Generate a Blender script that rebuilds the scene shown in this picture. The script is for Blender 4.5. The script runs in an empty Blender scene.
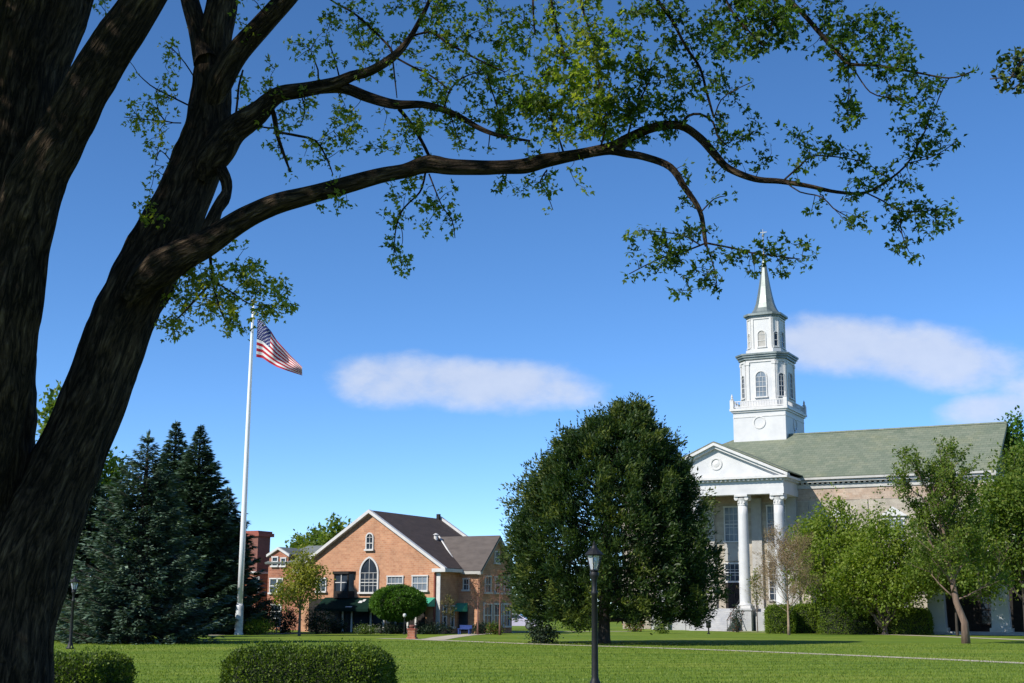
import bpy, math, random
import numpy as np
from mathutils import Vector, Matrix, noise as mnoise

SC = bpy.context.scene
COL = SC.collection
R_ = math.radians
PI = math.pi

# ------------------------------------------------------------------ camera model
F_PX, EYE = 1336.0, 1.6
PITCH, ROLL = R_(11.45), 0.0055
CAM = np.array([0.0, 0.0, EYE])
_F = np.array([0, math.cos(PITCH), math.sin(PITCH)])
_U = np.array([0, -math.sin(PITCH), math.cos(PITCH)])
_X = np.array([1.0, 0, 0])
CR = math.cos(ROLL) * _X + math.sin(ROLL) * _U
CU = math.cos(ROLL) * _U - math.sin(ROLL) * _X

def ray(px, py):
    return _F * F_PX + (px - 512.0) * CR + (341.5 - py) * CU

def P(px, py, d):
    """world point seen at a pixel of the photograph, d metres in front (along +Y)"""
    r = ray(px, py)
    return CAM + r * (d / r[1])

def G(px, py, z=0.0):
    r = ray(px, py)
    return CAM + r * ((z - EYE) / r[2])

def gx(px, d):
    """ground x at depth d in pixel column px (near the horizon)"""
    return P(px, 612, d)[0]

def pix(p):
    v = np.asarray(p, float) - CAM
    zc = v @ _F
    return 512 + F_PX * (v @ CR) / zc, 341.5 - F_PX * (v @ CU) / zc

def in_frame(Pts, m=30):
    v = Pts - CAM
    zc = v @ _F
    zc = np.where(zc < .05, .05, zc)
    x = 512 + F_PX * (v @ CR) / zc
    y = 341.5 - F_PX * (v @ CU) / zc
    return (x > -m) & (x < 1024 + m) & (y > -m) & (y < 683 + m) & ((v @ _F) > 0)

# ------------------------------------------------------------------ tagging / hierarchy
def tag(o, label=None, cat=None, group=None, kind=None):
    if label: o['label'] = label
    if cat: o['category'] = cat
    if group: o['group'] = group
    if kind: o['kind'] = kind
    return o

def empty(name, loc, rz=0.0, label=None, cat=None, group=None):
    o = bpy.data.objects.new(name, None)
    o.empty_display_size = .3
    COL.objects.link(o)
    o.location = [float(c) for c in loc]
    o.rotation_euler = (0, 0, rz)
    return tag(o, label, cat, group)

def copy_tree(o, parent=None):
    c = o.copy(); COL.objects.link(c)
    if parent is not None: c.parent = parent
    for ch in list(o.children): copy_tree(ch, c)
    return c

def link_mesh(name, me, mat, parent=None):
    o = bpy.data.objects.new(name, me)
    COL.objects.link(o)
    if mat is not None: me.materials.append(mat)
    if parent is not None: o.parent = parent
    return o

class MB:
    def __init__(s): s.v = []; s.f = []; s.smooth = False
    def add(s, vs, fs, M=None):
        b = len(s.v)
        for p in vs:
            p = Vector(p)
            s.v.append(M @ p if M is not None else p)
        for f in fs: s.f.append([i + b for i in f])
        return s
    def box(s, x0, x1, y0, y1, z0, z1, M=None):
        vs = [(x0,y0,z0),(x1,y0,z0),(x1,y1,z0),(x0,y1,z0),(x0,y0,z1),(x1,y0,z1),(x1,y1,z1),(x0,y1,z1)]
        fs = [(0,3,2,1),(4,5,6,7),(0,1,5,4),(1,2,6,5),(2,3,7,6),(3,0,4,7)]
        return s.add(vs, fs, M)
    def prism_y(s, pts, y0, y1, M=None):
        """polygon in the xz plane extruded along y"""
        n = len(pts)
        vs = [(x, y0, z) for x, z in pts] + [(x, y1, z) for x, z in pts]
        fs = [list(range(n)), list(range(2*n-1, n-1, -1))]
        for i in range(n):
            j = (i+1) % n
            fs.append((j, i, i+n, j+n))
        return s.add(vs, fs, M)
    def prism_x(s, pts, x0, x1, M=None):
        n = len(pts)
        vs = [(x0, y, z) for y, z in pts] + [(x1, y, z) for y, z in pts]
        fs = [list(range(n-1, -1, -1)), list(range(n, 2*n))]
        for i in range(n):
            j = (i+1) % n
            fs.append((i, j, j+n, i+n))
        return s.add(vs, fs, M)
    def prism_z(s, pts, z0, z1, M=None):
        n = len(pts)
        vs = [(x, y, z0) for x, y in pts] + [(x, y, z1) for x, y in pts]
        fs = [list(range(n-1, -1, -1)), list(range(n, 2*n))]
        for i in range(n):
            j = (i+1) % n
            fs.append((i, j, j+n, i+n))
        return s.add(vs, fs, M)
    def lathe(s, prof, n=24, cx=0, cy=0, M=None, ph=0.0):
        vs = []
        for r, z in prof:
            for k in range(n):
                a = 2*PI*k/n + ph
                vs.append((cx + r*math.cos(a), cy + r*math.sin(a), z))
        fs = []
        for i in range(len(prof)-1):
            for k in range(n):
                k2 = (k+1) % n
                fs.append((i*n+k, i*n+k2, (i+1)*n+k2, (i+1)*n+k))
        fs.append(list(range(n-1, -1, -1)))
        fs.append([(len(prof)-1)*n+k for k in range(n)])
        return s.add(vs, fs, M)
    def slab(s, quad, t, M=None):
        """four coplanar points thickened downwards along their normal"""
        a, b, c, d = [Vector(p) for p in quad]
        nrm = (b-a).cross(d-a).normalized()
        lo = [p - nrm*t for p in (a, b, c, d)]
        return s.add([a, b, c, d] + lo, [(0,1,2,3),(7,6,5,4),(0,4,5,1),(1,5,6,2),(2,6,7,3),(3,7,4,0)], M)
    def tube(s, pts, rad, n=8, M=None):
        pts = [Vector(p) for p in pts]
        if not hasattr(rad, '__len__'): rad = [rad]*len(pts)
        t0 = (pts[1]-pts[0]).normalized()
        up = Vector((0,0,1)) if abs(t0.z) < .9 else Vector((1,0,0))
        u = t0.cross(up).normalized(); vs = []
        for i, p in enumerate(pts):
            t = (pts[min(i+1, len(pts)-1)] - pts[max(i-1, 0)]).normalized()
            u = (u - t*u.dot(t)).normalized(); w = t.cross(u)
            for k in range(n):
                a = 2*PI*k/n
                vs.append(p + (u*math.cos(a) + w*math.sin(a))*rad[i])
        fs = []
        for i in range(len(pts)-1):
            for k in range(n):
                k2 = (k+1) % n
                fs.append((i*n+k, i*n+k2, (i+1)*n+k2, (i+1)*n+k))
        fs.append(list(range(n-1, -1, -1))); fs.append([(len(pts)-1)*n+k for k in range(n)])
        return s.add(vs, fs, M)
    def build(s, name, mat, parent=None, smooth=False):
        me = bpy.data.meshes.new(name)
        me.from_pydata([tuple(p) for p in s.v], [], s.f)
        me.update()
        if smooth:
            me.polygons.foreach_set('use_smooth', [len(p.vertices) <= 4 for p in me.polygons])
        return link_mesh(name, me, mat, parent)

def np_mesh(name, V, Fc, mat, parent=None, rnd=None):
    """V (N,3), Fc (M,k) -> object"""
    me = bpy.data.meshes.new(name)
    V = np.ascontiguousarray(V, np.float32); Fc = np.ascontiguousarray(Fc, np.int32)
    m, k = Fc.shape
    me.vertices.add(len(V)); me.vertices.foreach_set('co', V.ravel())
    me.loops.add(m*k); me.loops.foreach_set('vertex_index', Fc.ravel())
    me.polygons.add(m)
    me.polygons.foreach_set('loop_start', np.arange(0, m*k, k, dtype=np.int32))
    if rnd is not None:
        a = me.attributes.new('rnd', 'FLOAT', 'FACE')
        a.data.foreach_set('value', np.ascontiguousarray(rnd, np.float32))
    me.update(calc_edges=True)
    return link_mesh(name, me, mat, parent)

# ------------------------------------------------------------------ materials
def nt_new(name):
    m = bpy.data.materials.new(name); m.use_nodes = True
    nt = m.node_tree; b = nt.nodes['Principled BSDF']
    return m, nt, b

def nd(nt, typ, **kw):
    n = nt.nodes.new(typ)
    for k, v in kw.items():
        if k in n.inputs: n.inputs[k].default_value = v
        else: setattr(n, k, v)
    return n

def ramp(nt, stops):
    r = nt.nodes.new('ShaderNodeValToRGB'); cr = r.color_ramp
    while len(cr.elements) < len(stops): cr.elements.new(.5)
    for e, (p, c) in zip(cr.elements, stops):
        e.position = p; e.color = (*c, 1)
    return r

def mat_noise(name, c1, c2, scale=2.0, rough=.7, bump=0.0, bscale=None, stretch=(1,1,1), metal=0.0, spec=.5, c3=None, detail=5):
    m, nt, b = nt_new(name); L = nt.links.new
    tc = nt.nodes.new('ShaderNodeTexCoord')
    mp = nd(nt, 'ShaderNodeMapping'); mp.inputs['Scale'].default_value = stretch
    L(tc.outputs['Object'], mp.inputs['Vector'])
    n = nd(nt, 'ShaderNodeTexNoise', Scale=scale, Detail=detail, Roughness=.62)
    L(mp.outputs[0], n.inputs['Vector'])
    st = [(.3, c1), (.7, c2)] if c3 is None else [(.25, c1), (.55, c2), (.78, c3)]
    r = ramp(nt, st); L(n.outputs['Fac'], r.inputs[0]); L(r.outputs[0], b.inputs['Base Color'])
    b.inputs['Roughness'].default_value = rough; b.inputs['Metallic'].default_value = metal
    b.inputs['Specular IOR Level'].default_value = spec
    if bump:
        n2 = nd(nt, 'ShaderNodeTexNoise', Scale=bscale or scale*5, Detail=6)
        L(mp.outputs[0], n2.inputs['Vector'])
        bp = nd(nt, 'ShaderNodeBump', Strength=bump, Distance=.05)
        L(n2.outputs['Fac'], bp.inputs['Height']); L(bp.outputs[0], b.inputs['Normal'])
    return m

def mat_brick(name, c1, c2, mortar, bw=.3, bh=.1, patch=.35):
    m, nt, b = nt_new(name); L = nt.links.new
    tc = nt.nodes.new('ShaderNodeTexCoord'); sp = nt.nodes.new('ShaderNodeSeparateXYZ')
    L(tc.outputs['Object'], sp.inputs[0])
    ad = nd(nt, 'ShaderNodeMath', operation='ADD'); L(sp.outputs[0], ad.inputs[0]); L(sp.outputs[1], ad.inputs[1])
    cb = nt.nodes.new('ShaderNodeCombineXYZ'); L(ad.outputs[0], cb.inputs[0]); L(sp.outputs[2], cb.inputs[1])
    br = nd(nt, 'ShaderNodeTexBrick', Scale=1.0)
    br.inputs['Brick Width'].default_value = bw; br.inputs['Row Height'].default_value = bh
    br.inputs['Mortar Size'].default_value = .008; br.inputs['Bias'].default_value = 0
    br.inputs['Color1'].default_value = (*c1, 1); br.inputs['Color2'].default_value = (*c2, 1); br.inputs['Mortar'].default_value = (*mortar, 1)
    L(cb.outputs[0], br.inputs['Vector'])
    n = nd(nt, 'ShaderNodeTexNoise', Scale=.8, Detail=6, Roughness=.7); L(tc.outputs['Object'], n.inputs['Vector'])
    r = ramp(nt, [(.3, (1-patch,)*3), (.7, (1.12, 1.1, 1.08))]); L(n.outputs['Fac'], r.inputs[0])
    mx = nd(nt, 'ShaderNodeMixRGB', blend_type='MULTIPLY'); mx.inputs[0].default_value = 1
    L(br.outputs['Color'], mx.inputs[1]); L(r.outputs[0], mx.inputs[2]); L(mx.outputs[0], b.inputs['Base Color'])
    b.inputs['Roughness'].default_value = .85
    return m

def mat_leaf(name, cols, transl=.3, rough=.55, tcol=None, spec=.3):
    m, nt, b = nt_new(name); L = nt.links.new
    at = nd(nt, 'ShaderNodeAttribute', attribute_name='rnd')
    r = ramp(nt, [(i/(len(cols)-1), c) for i, c in enumerate(cols)])
    L(at.outputs['Fac'], r.inputs[0]); L(r.outputs[0], b.inputs['Base Color'])
    b.inputs['Roughness'].default_value = rough; b.inputs['Specular IOR Level'].default_value = spec
    tr = nt.nodes.new('ShaderNodeBsdfTranslucent')
    hs = nd(nt, 'ShaderNodeMixRGB', blend_type='MULTIPLY'); hs.inputs[0].default_value = 1
    hs.inputs[2].default_value = (*(tcol or (1.5, 1.6, .5)), 1)
    L(r.outputs[0], hs.inputs[1]); L(hs.outputs[0], tr.inputs['Color'])
    mx = nd(nt, 'ShaderNodeMixShader'); mx.inputs[0].default_value = transl
    L(b.outputs[0], mx.inputs[1]); L(tr.outputs[0], mx.inputs[2])
    L(mx.outputs[0], nt.nodes['Material Output'].inputs['Surface'])
    return m

def mat_glass(name, c, rough=.06):
    m, nt, b = nt_new(name); L = nt.links.new
    tc = nt.nodes.new('ShaderNodeTexCoord')
    n = nd(nt, 'ShaderNodeTexNoise', Scale=.9, Detail=2); L(tc.outputs['Object'], n.inputs['Vector'])
    r = ramp(nt, [(.35, tuple(x*.5 for x in c)), (.7, c)]); L(n.outputs['Fac'], r.inputs[0]); L(r.outputs[0], b.inputs['Base Color'])
    b.inputs['Roughness'].default_value = rough; b.inputs['IOR'].default_value = 1.5
    b.inputs['Specular IOR Level'].default_value = .32
    return m

def mat_bark(name, c1, c2, c3):
    m, nt, b = nt_new(name); L = nt.links.new
    at = nd(nt, 'ShaderNodeAttribute', attribute_name='bark')
    mp = nd(nt, 'ShaderNodeMapping'); mp.inputs['Scale'].default_value = (1, 1, .17)
    L(at.outputs['Vector'], mp.inputs['Vector'])
    def ridged(scale, det):
        n_ = nd(nt, 'ShaderNodeTexNoise', Scale=scale, Detail=det, Roughness=.55, Distortion=.6); L(mp.outputs[0], n_.inputs['Vector'])
        a = nd(nt, 'ShaderNodeMath', operation='SUBTRACT'); a.inputs[1].default_value = .5; L(n_.outputs['Fac'], a.inputs[0])
        b_ = nd(nt, 'ShaderNodeMath', operation='ABSOLUTE'); L(a.outputs[0], b_.inputs[0])
        c_ = nd(nt, 'ShaderNodeMapRange'); c_.inputs['From Max'].default_value = .16; L(b_.outputs[0], c_.inputs['Value']); return c_.outputs[0]
    r1_, r2_ = ridged(15, 3), ridged(34, 4)
    n1 = nd(nt, 'ShaderNodeTexNoise', Scale=90, Detail=6, Roughness=.7); L(mp.outputs[0], n1.inputs['Vector'])
    h0 = nd(nt, 'ShaderNodeMath', operation='MULTIPLY_ADD'); h0.inputs[1].default_value = .45; L(r2_, h0.inputs[0])
    h00 = nd(nt, 'ShaderNodeMath', operation='MULTIPLY'); h00.inputs[1].default_value = .55; L(r1_, h00.inputs[0]); L(h00.outputs[0], h0.inputs[2])
    h = nd(nt, 'ShaderNodeMath', operation='MULTIPLY_ADD'); h.inputs[1].default_value = .5; L(n1.outputs['Fac'], h.inputs[0])
    hs = nd(nt, 'ShaderNodeMath', operation='SUBTRACT'); hs.inputs[1].default_value = .22; L(h0.outputs[0], hs.inputs[0]); L(hs.outputs[0], h.inputs[2])
    r = ramp(nt, [(.12, c1), (.6, c2), (1.0, c3)]); L(h.outputs[0], r.inputs[0])
    n2 = nd(nt, 'ShaderNodeTexNoise', Scale=1.7, Detail=4); L(at.outputs['Vector'], n2.inputs['Vector'])
    r2 = ramp(nt, [(.35, (.75, .75, .75)), (.7, (1.15, 1.12, 1.0))]); L(n2.outputs['Fac'], r2.inputs[0])
    mx = nd(nt, 'ShaderNodeMixRGB', blend_type='MULTIPLY'); mx.inputs[0].default_value = 1
    L(r.outputs[0], mx.inputs[1]); L(r2.outputs[0], mx.inputs[2]); L(mx.outputs[0], b.inputs['Base Color'])
    bp = nd(nt, 'ShaderNodeBump', Strength=1.0, Distance=.05); L(h.outputs[0], bp.inputs['Height']); L(bp.outputs[0], b.inputs['Normal'])
    b.inputs['Roughness'].default_value = .92; b.inputs['Specular IOR Level'].default_value = .15
    return m

M = {}
M['white'] = mat_noise('white_paint', (.44,.45,.46), (.56,.56,.55), .55, .55, .08, 30)
M['white_trim'] = mat_noise('white_trim', (.46,.46,.45), (.58,.57,.55), 2.0, .5, .05, 20)
M['cornice'] = mat_noise('weathered_cornice', (.33,.33,.31), (.46,.45,.42), .8, .7)
M['stone'] = mat_brick('limestone', (.47,.43,.35), (.36,.32,.26), (.27,.245,.2), 1.0, .42, .4)
M['stone_pink'] = mat_brick('pink_stone_band', (.47,.38,.30), (.41,.30,.22), (.33,.25,.20), .6, .24, .45)
M['stone_grey'] = mat_noise('grey_stone', (.30,.29,.27), (.40,.39,.36), 1.5, .8, .2, 12)
M['step'] = mat_noise('pale_step_stone', (.30,.31,.33), (.42,.42,.41), 1.4, .8, .15, 10)
M['brick'] = mat_brick('orange_brick', (.50,.26,.145), (.40,.185,.10), (.46,.33,.23), .3, .15, .28)
M['brick_red'] = mat_brick('red_brick', (.38,.145,.08), (.26,.09,.05), (.36,.25,.19), .3, .15, .38)
M['brick_dark'] = mat_brick('dark_red_brick', (.22,.075,.055), (.17,.06,.045), (.2,.13,.11), .24, .085, .25)
M['tile_red'] = mat_noise('red_clay', (.20,.05,.035), (.30,.085,.055), 3, .8)
M['roof_brown'] = mat_noise('dark_brown_shingle', (.036,.023,.019), (.062,.041,.034), 1.2, .9, .3, 14, (1,1,3))
M['roof_grey'] = mat_noise('grey_brown_shingle', (.07,.058,.052), (.105,.088,.078), 1.2, .9, .3, 14, (1,1,3))
M['roof_slate'] = mat_noise('slate', (.10,.115,.11), (.15,.165,.16), 1.5, .8, .2, 10)
M['glass'] = mat_glass('window_glass', (.035,.05,.07))
M['glass_pale'] = mat_glass('curtained_glass', (.22,.27,.32), .15)
M['awning_dark'] = mat_noise('dark_green_canvas', (.003,.013,.009), (.005,.02,.014), 3, .9, spec=.08)
M['awning'] = mat_noise('teal_green_canvas', (.03,.26,.16), (.05,.34,.21), 3, .7)
M['dark_wood_and_shade'] = mat_noise('dark_wood_and_shade', (.014,.012,.011), (.028,.024,.022), 3, .75, spec=.2)  # dark wood; also carries the painted shade of porch wall and shopfront
M['black_iron'] = mat_noise('black_iron', (.006,.007,.008), (.014,.015,.017), 6, .55, .1, 40, spec=.3)
M['pole'] = mat_noise('white_pole_paint', (.66,.68,.71), (.78,.79,.8), 1.0, .35, stretch=(1,1,.2))
M['pole_base'] = mat_noise('worn_pole_base', (.22,.24,.27), (.62,.64,.66), 2.5, .5)
M['lead'] = mat_noise('weathered_lead', (.10,.125,.12), (.21,.245,.235), .9, .42, .15, 6, (1,1,.35), metal=.25)
M['gold'] = mat_noise('dull_gilt', (.25,.24,.2), (.38,.36,.3), 3, .5, metal=.3)
M['concrete'] = mat_noise('concrete_path', (.34,.30,.225), (.46,.41,.32), .6, .9, .1, 20)
M['blue'] = mat_noise('blue_paint', (.01,.03,.14), (.018,.045,.2), 2, .4)
M['car_lav'] = mat_noise('lavender_paint', (.42,.40,.55), (.5,.48,.62), 1, .25)
M['rubber'] = mat_noise('rubber', (.015,.015,.016), (.03,.03,.03), 5, .9)
M['bark'] = mat_bark('furrowed_bark', (.010,.0075,.005), (.066,.045,.030), (.15,.108,.072))
M['bark_grey'] = mat_noise('grey_bark', (.07,.055,.045), (.17,.14,.115), 6, .9, .5, 12, (1,1,.3))
M['bark_warm'] = mat_noise('warm_brown_bark', (.10,.066,.05), (.21,.145,.108), 4, .9, .5, 12, (1,1,.3))
M['bark_dark'] = mat_noise('dark_bark', (.022,.018,.015), (.05,.04,.033), 5, .9, .5, 12, (1,1,.3))
M['snag'] = mat_noise('bleached_dead_wood', (.03,.025,.02), (.13,.105,.08), 14, .9, .6, 40, (1,1,.3))
M['twig_tan'] = mat_noise('tan_twigs', (.20,.145,.10), (.32,.24,.17), 5, .9)
M['twig_red'] = mat_noise('reddish_twigs', (.12,.055,.045), (.2,.1,.08), 5, .9)
M['core'] = mat_noise('hedge_light_block', (.012,.018,.008), (.022,.03,.012), 8, .95)  # dark fill of the light-blocking hedge cores

M['leaf_fg'] = mat_leaf('young_tree_leaves', [(.032,.068,.016), (.065,.112,.02), (.13,.185,.03), (.27,.28,.06)], .6, tcol=(1.5,1.7,.45))
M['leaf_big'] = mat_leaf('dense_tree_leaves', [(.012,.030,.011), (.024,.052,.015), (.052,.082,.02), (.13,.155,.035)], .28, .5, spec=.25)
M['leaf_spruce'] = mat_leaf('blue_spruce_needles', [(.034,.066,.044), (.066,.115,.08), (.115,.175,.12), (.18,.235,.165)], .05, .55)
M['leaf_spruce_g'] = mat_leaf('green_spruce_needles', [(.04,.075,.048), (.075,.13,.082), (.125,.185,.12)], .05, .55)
M['leaf_lime'] = mat_leaf('lime_leaves', [(.075,.12,.014), (.125,.19,.02), (.18,.24,.03), (.24,.28,.05)], .45)
M['leaf_yellow'] = mat_leaf('yellow_green_leaves', [(.13,.15,.022), (.19,.21,.03), (.26,.26,.045), (.32,.30,.07)], .45)
M['leaf_mid'] = mat_leaf('mid_green_leaves', [(.05,.09,.014), (.085,.14,.018), (.125,.18,.024), (.19,.22,.04)], .42)
M['leaf_olive'] = mat_leaf('olive_leaves', [(.075,.10,.022), (.12,.15,.03), (.17,.19,.045), (.25,.24,.08)], .42)
M['leaf_round'] = mat_leaf('clipped_tree_leaves', [(.035,.095,.010), (.06,.14,.014), (.095,.19,.02)], .35)
M['leaf_box'] = mat_leaf('boxwood_leaves', [(.02,.04,.006), (.05,.085,.010), (.11,.165,.016), (.24,.30,.03)], .3, .5, spec=.22)
M['leaf_dark'] = mat_leaf('dark_shrub_leaves', [(.008,.02,.010), (.014,.03,.013), (.024,.042,.018)], .1)
M['leaf_hedge'] = mat_leaf('hedge_leaves', [(.06,.11,.010), (.11,.17,.013), (.18,.24,.02)], .35)
M['leaf_far'] = mat_leaf('far_leaves', [(.03,.06,.02), (.045,.085,.025), (.07,.11,.03)], .25)
M['flower_red'] = mat_leaf('red_flowers', [(.4,.03,.04), (.5,.06,.07), (.5,.25,.22)], .2, tcol=(1.2,1,1))
M['flower_pale'] = mat_leaf('pale_flowers', [(.45,.42,.3), (.5,.5,.4), (.1,.14,.04)], .2, tcol=(1,1,1))
M['flower_coral'] = mat_leaf('coral_flowers', [(.35,.09,.06), (.3,.12,.08), (.08,.11,.04)], .2, tcol=(1.2,1,1))
M['bud'] = mat_leaf('tan_buds', [(.2,.13,.07), (.26,.18,.09), (.2,.2,.06)], .3, tcol=(1.3,1.2,.8))
M['bud_red'] = mat_leaf('reddish_buds', [(.17,.08,.05), (.2,.1,.06), (.14,.13,.05)], .3, tcol=(1.3,1.1,.8))
M['bud_olive'] = mat_leaf('olive_buds', [(.12,.12,.04), (.17,.16,.05), (.2,.16,.07)], .3)

def mat_church_roof():
    m, nt, b = nt_new('green_slate_roof'); L = nt.links.new
    tc = nt.nodes.new('ShaderNodeTexCoord'); sp = nt.nodes.new('ShaderNodeSeparateXYZ'); L(tc.outputs['Object'], sp.inputs[0])
    cb = nt.nodes.new('ShaderNodeCombineXYZ'); L(sp.outputs[0], cb.inputs[0]); L(sp.outputs[2], cb.inputs[1])
    br = nd(nt, 'ShaderNodeTexBrick', Scale=1.0); br.offset = .5
    br.inputs['Brick Width'].default_value = .55; br.inputs['Row Height'].default_value = .26; br.inputs['Mortar Size'].default_value = .012
    br.inputs['Color1'].default_value = (.125,.152,.105,1); br.inputs['Color2'].default_value = (.17,.19,.135,1); br.inputs['Mortar'].default_value = (.07,.085,.06,1)
    L(cb.outputs[0], br.inputs['Vector'])
    n = nd(nt, 'ShaderNodeTexNoise', Scale=.35, Detail=6, Roughness=.7); L(tc.outputs['Object'], n.inputs['Vector'])
    r = ramp(nt, [(.3, (.82,.86,.84)), (.5, (1,1,1)), (.72, (1.18,1.1,.98))]); L(n.outputs['Fac'], r.inputs[0])
    mx = nd(nt, 'ShaderNodeMixRGB', blend_type='MULTIPLY'); mx.inputs[0].default_value = 1
    L(br.outputs['Color'], mx.inputs[1]); L(r.outputs[0], mx.inputs[2]); L(mx.outputs[0], b.inputs['Base Color'])
    b.inputs['Roughness'].default_value = .75
    return m
M['roof_green'] = mat_church_roof()

def mat_lawn():
    m, nt, b = nt_new('mown_lawn'); L = nt.links.new
    tc = nt.nodes.new('ShaderNodeTexCoord')
    mpl = nd(nt, 'ShaderNodeMapping'); mpl.inputs['Scale'].default_value = (.55, 1.0, 1); mpl.inputs['Rotation'].default_value = (0, 0, .35); L(tc.outputs['Object'], mpl.inputs['Vector'])
    n1 = nd(nt, 'ShaderNodeTexNoise', Scale=.16, Detail=7, Roughness=.7); L(mpl.outputs[0], n1.inputs['Vector'])
    n2 = nd(nt, 'ShaderNodeTexNoise', Scale=2.2, Detail=8, Roughness=.75); L(tc.outputs['Object'], n2.inputs['Vector'])
    r1 = ramp(nt, [(.28, (.07,.132,.016)), (.5, (.122,.182,.02)), (.72, (.20,.235,.038))]); L(n1.outputs['Fac'], r1.inputs[0])
    r2 = ramp(nt, [(.25, (.62,.66,.6)), (.5, (1,1,1)), (.75, (1.4,1.32,1.2))]); L(n2.outputs['Fac'], r2.inputs[0])
    mx = nd(nt, 'ShaderNodeMixRGB', blend_type='MULTIPLY'); mx.inputs[0].default_value = 1
    L(r1.outputs[0], mx.inputs[1]); L(r2.outputs[0], mx.inputs[2])
    wv = nd(nt, 'ShaderNodeTexWave', Scale=.16, Distortion=1.2, Detail=3); mpw = nd(nt, 'ShaderNodeMapping'); mpw.inputs['Rotation'].default_value = (0, 0, 1.25); L(tc.outputs['Object'], mpw.inputs['Vector']); L(mpw.outputs[0], wv.inputs['Vector'])
    rw = ramp(nt, [(.2, (.84, .87, .84)), (.8, (1.13, 1.1, 1.08))]); L(wv.outputs['Fac'], rw.inputs[0])  # mowing stripes, also standing in for soft tree-shadow bands
    mw_ = nd(nt, 'ShaderNodeMixRGB', blend_type='MULTIPLY'); mw_.inputs[0].default_value = 1; L(mx.outputs[0], mw_.inputs[1]); L(rw.outputs[0], mw_.inputs[2]); L(mw_.outputs[0], b.inputs['Base Color'])
    b.inputs['Roughness'].default_value = .9; b.inputs['Specular IOR Level'].default_value = .1
    n3 = nd(nt, 'ShaderNodeTexNoise', Scale=9, Detail=6); L(tc.outputs['Object'], n3.inputs['Vector'])
    bp = nd(nt, 'ShaderNodeBump', Strength=.6, Distance=.05); L(n3.outputs['Fac'], bp.inputs['Height']); L(bp.outputs[0], b.inputs['Normal'])
    return m
M['lawn'] = mat_lawn()
M['blade'] = mat_leaf('grass_blades', [(.09,.15,.014), (.12,.182,.018), (.15,.21,.022), (.19,.235,.035)], .3)

# ------------------------------------------------------------------ world, sun, camera
SUN_EL, SUN_AZ = R_(38), R_(55)         # azimuth measured to the left of straight behind the camera
to_sun = Vector((-math.cos(SUN_EL)*math.sin(SUN_AZ), -math.cos(SUN_EL)*math.cos(SUN_AZ), math.sin(SUN_EL)))
w = bpy.data.worlds.new("World"); SC.world = w; w.use_nodes = True
nt = w.node_tree; L = nt.links.new
bg = nt.nodes['Background']
sky = nt.nodes.new('ShaderNodeTexSky'); sky.sky_type = 'NISHITA'; sky.sun_disc = False
sky.sun_elevation = SUN_EL
sky.sun_rotation = math.atan2(to_sun.x, to_sun.y)
sky.altitude = 250; sky.air_density = 0.55; sky.dust_density = .05; sky.ozone_density = 4.0
hsv = nd(nt, 'ShaderNodeHueSaturation'); hsv.inputs['Saturation'].default_value = 1.14; hsv.inputs['Value'].default_value = 1.8; hsv.inputs['Hue'].default_value = .4995
L(sky.outputs[0], hsv.inputs['Color'])
tc = nt.nodes.new('ShaderNodeTexCoord'); sp = nt.nodes.new('ShaderNodeSeparateXYZ'); L(tc.outputs['Generated'], sp.inputs[0])
def mth(op, a, b=None, c=None):
    n = nt.nodes.new('ShaderNodeMath'); n.operation = op
    for i, x in enumerate((a, b, c)):
        if x is None: continue
        if isinstance(x, (int, float)): n.inputs[i].default_value = x
        else: L(x, n.inputs[i])
    return n.outputs[0]
ymax = mth('MAXIMUM', sp.outputs[1], .05)
uu = mth('DIVIDE', sp.outputs[0], ymax); vv = mth('DIVIDE', sp.outputs[2], ymax)
cb = nt.nodes.new('ShaderNodeCombineXYZ'); L(uu, cb.inputs[0]); L(mth('MULTIPLY', vv, 1.6), cb.inputs[1])
nz = nd(nt, 'ShaderNodeTexNoise', Scale=17, Detail=7, Roughness=.6); L(cb.outputs[0], nz.inputs['Vector'])
nz3 = nd(nt, 'ShaderNodeTexNoise', Scale=46, Detail=6, Roughness=.6); L(cb.outputs[0], nz3.inputs['Vector'])
nz2 = nd(nt, 'ShaderNodeTexNoise', Scale=7, Detail=5, Roughness=.55); L(cb.outputs[0], nz2.inputs['Vector'])
def puv(px, py):
    r = ray(px, py); return r[0]/r[1], r[2]/r[1]
mask = None
for (px, py, ax, ay, tilt, amp) in [(400,380,74,31,0,1), (480,384,122,29,.02,1.05), (545,386,66,24,.1,.8), (845,345,80,34,.05,1.05), (925,355,115,36,.12,1.0), (1000,408,66,20,-.15,.95), (1075,396,90,34,0,1)]:
    u0, v0 = puv(px, py); a = ax/F_PX; b_ = ay/F_PX
    du = mth('SUBTRACT', uu, u0); dv = mth('ADD', mth('SUBTRACT', vv, v0), mth('MULTIPLY', du, tilt))
    e = mth('ADD', mth('POWER', mth('ABSOLUTE', mth('DIVIDE', du, a)), 2.4), mth('POWER', mth('ABSOLUTE', mth('DIVIDE', dv, b_)), 2.2))
    k = mth('MULTIPLY', mth('SUBTRACT', 1.0, e), amp)
    mask = k if mask is None else mth('MAXIMUM', mask, k)
nsum = mth('ADD', mth('MULTIPLY', mth('SUBTRACT', nz.outputs['Fac'], .5), 1.9), mth('MULTIPLY', mth('SUBTRACT', nz2.outputs['Fac'], .5), 1.2))
nsum = mth('ADD', nsum, mth('MULTIPLY', mth('SUBTRACT', nz3.outputs['Fac'], .5), .4))
mm = mth('ADD', mask, nsum)
mr = nd(nt, 'ShaderNodeMapRange', interpolation_type='SMOOTHSTEP')
mr.inputs['From Min'].default_value = -.3; mr.inputs['From Max'].default_value = 1.0; mr.inputs['To Max'].default_value = .72
L(mm, mr.inputs['Value'])
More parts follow.
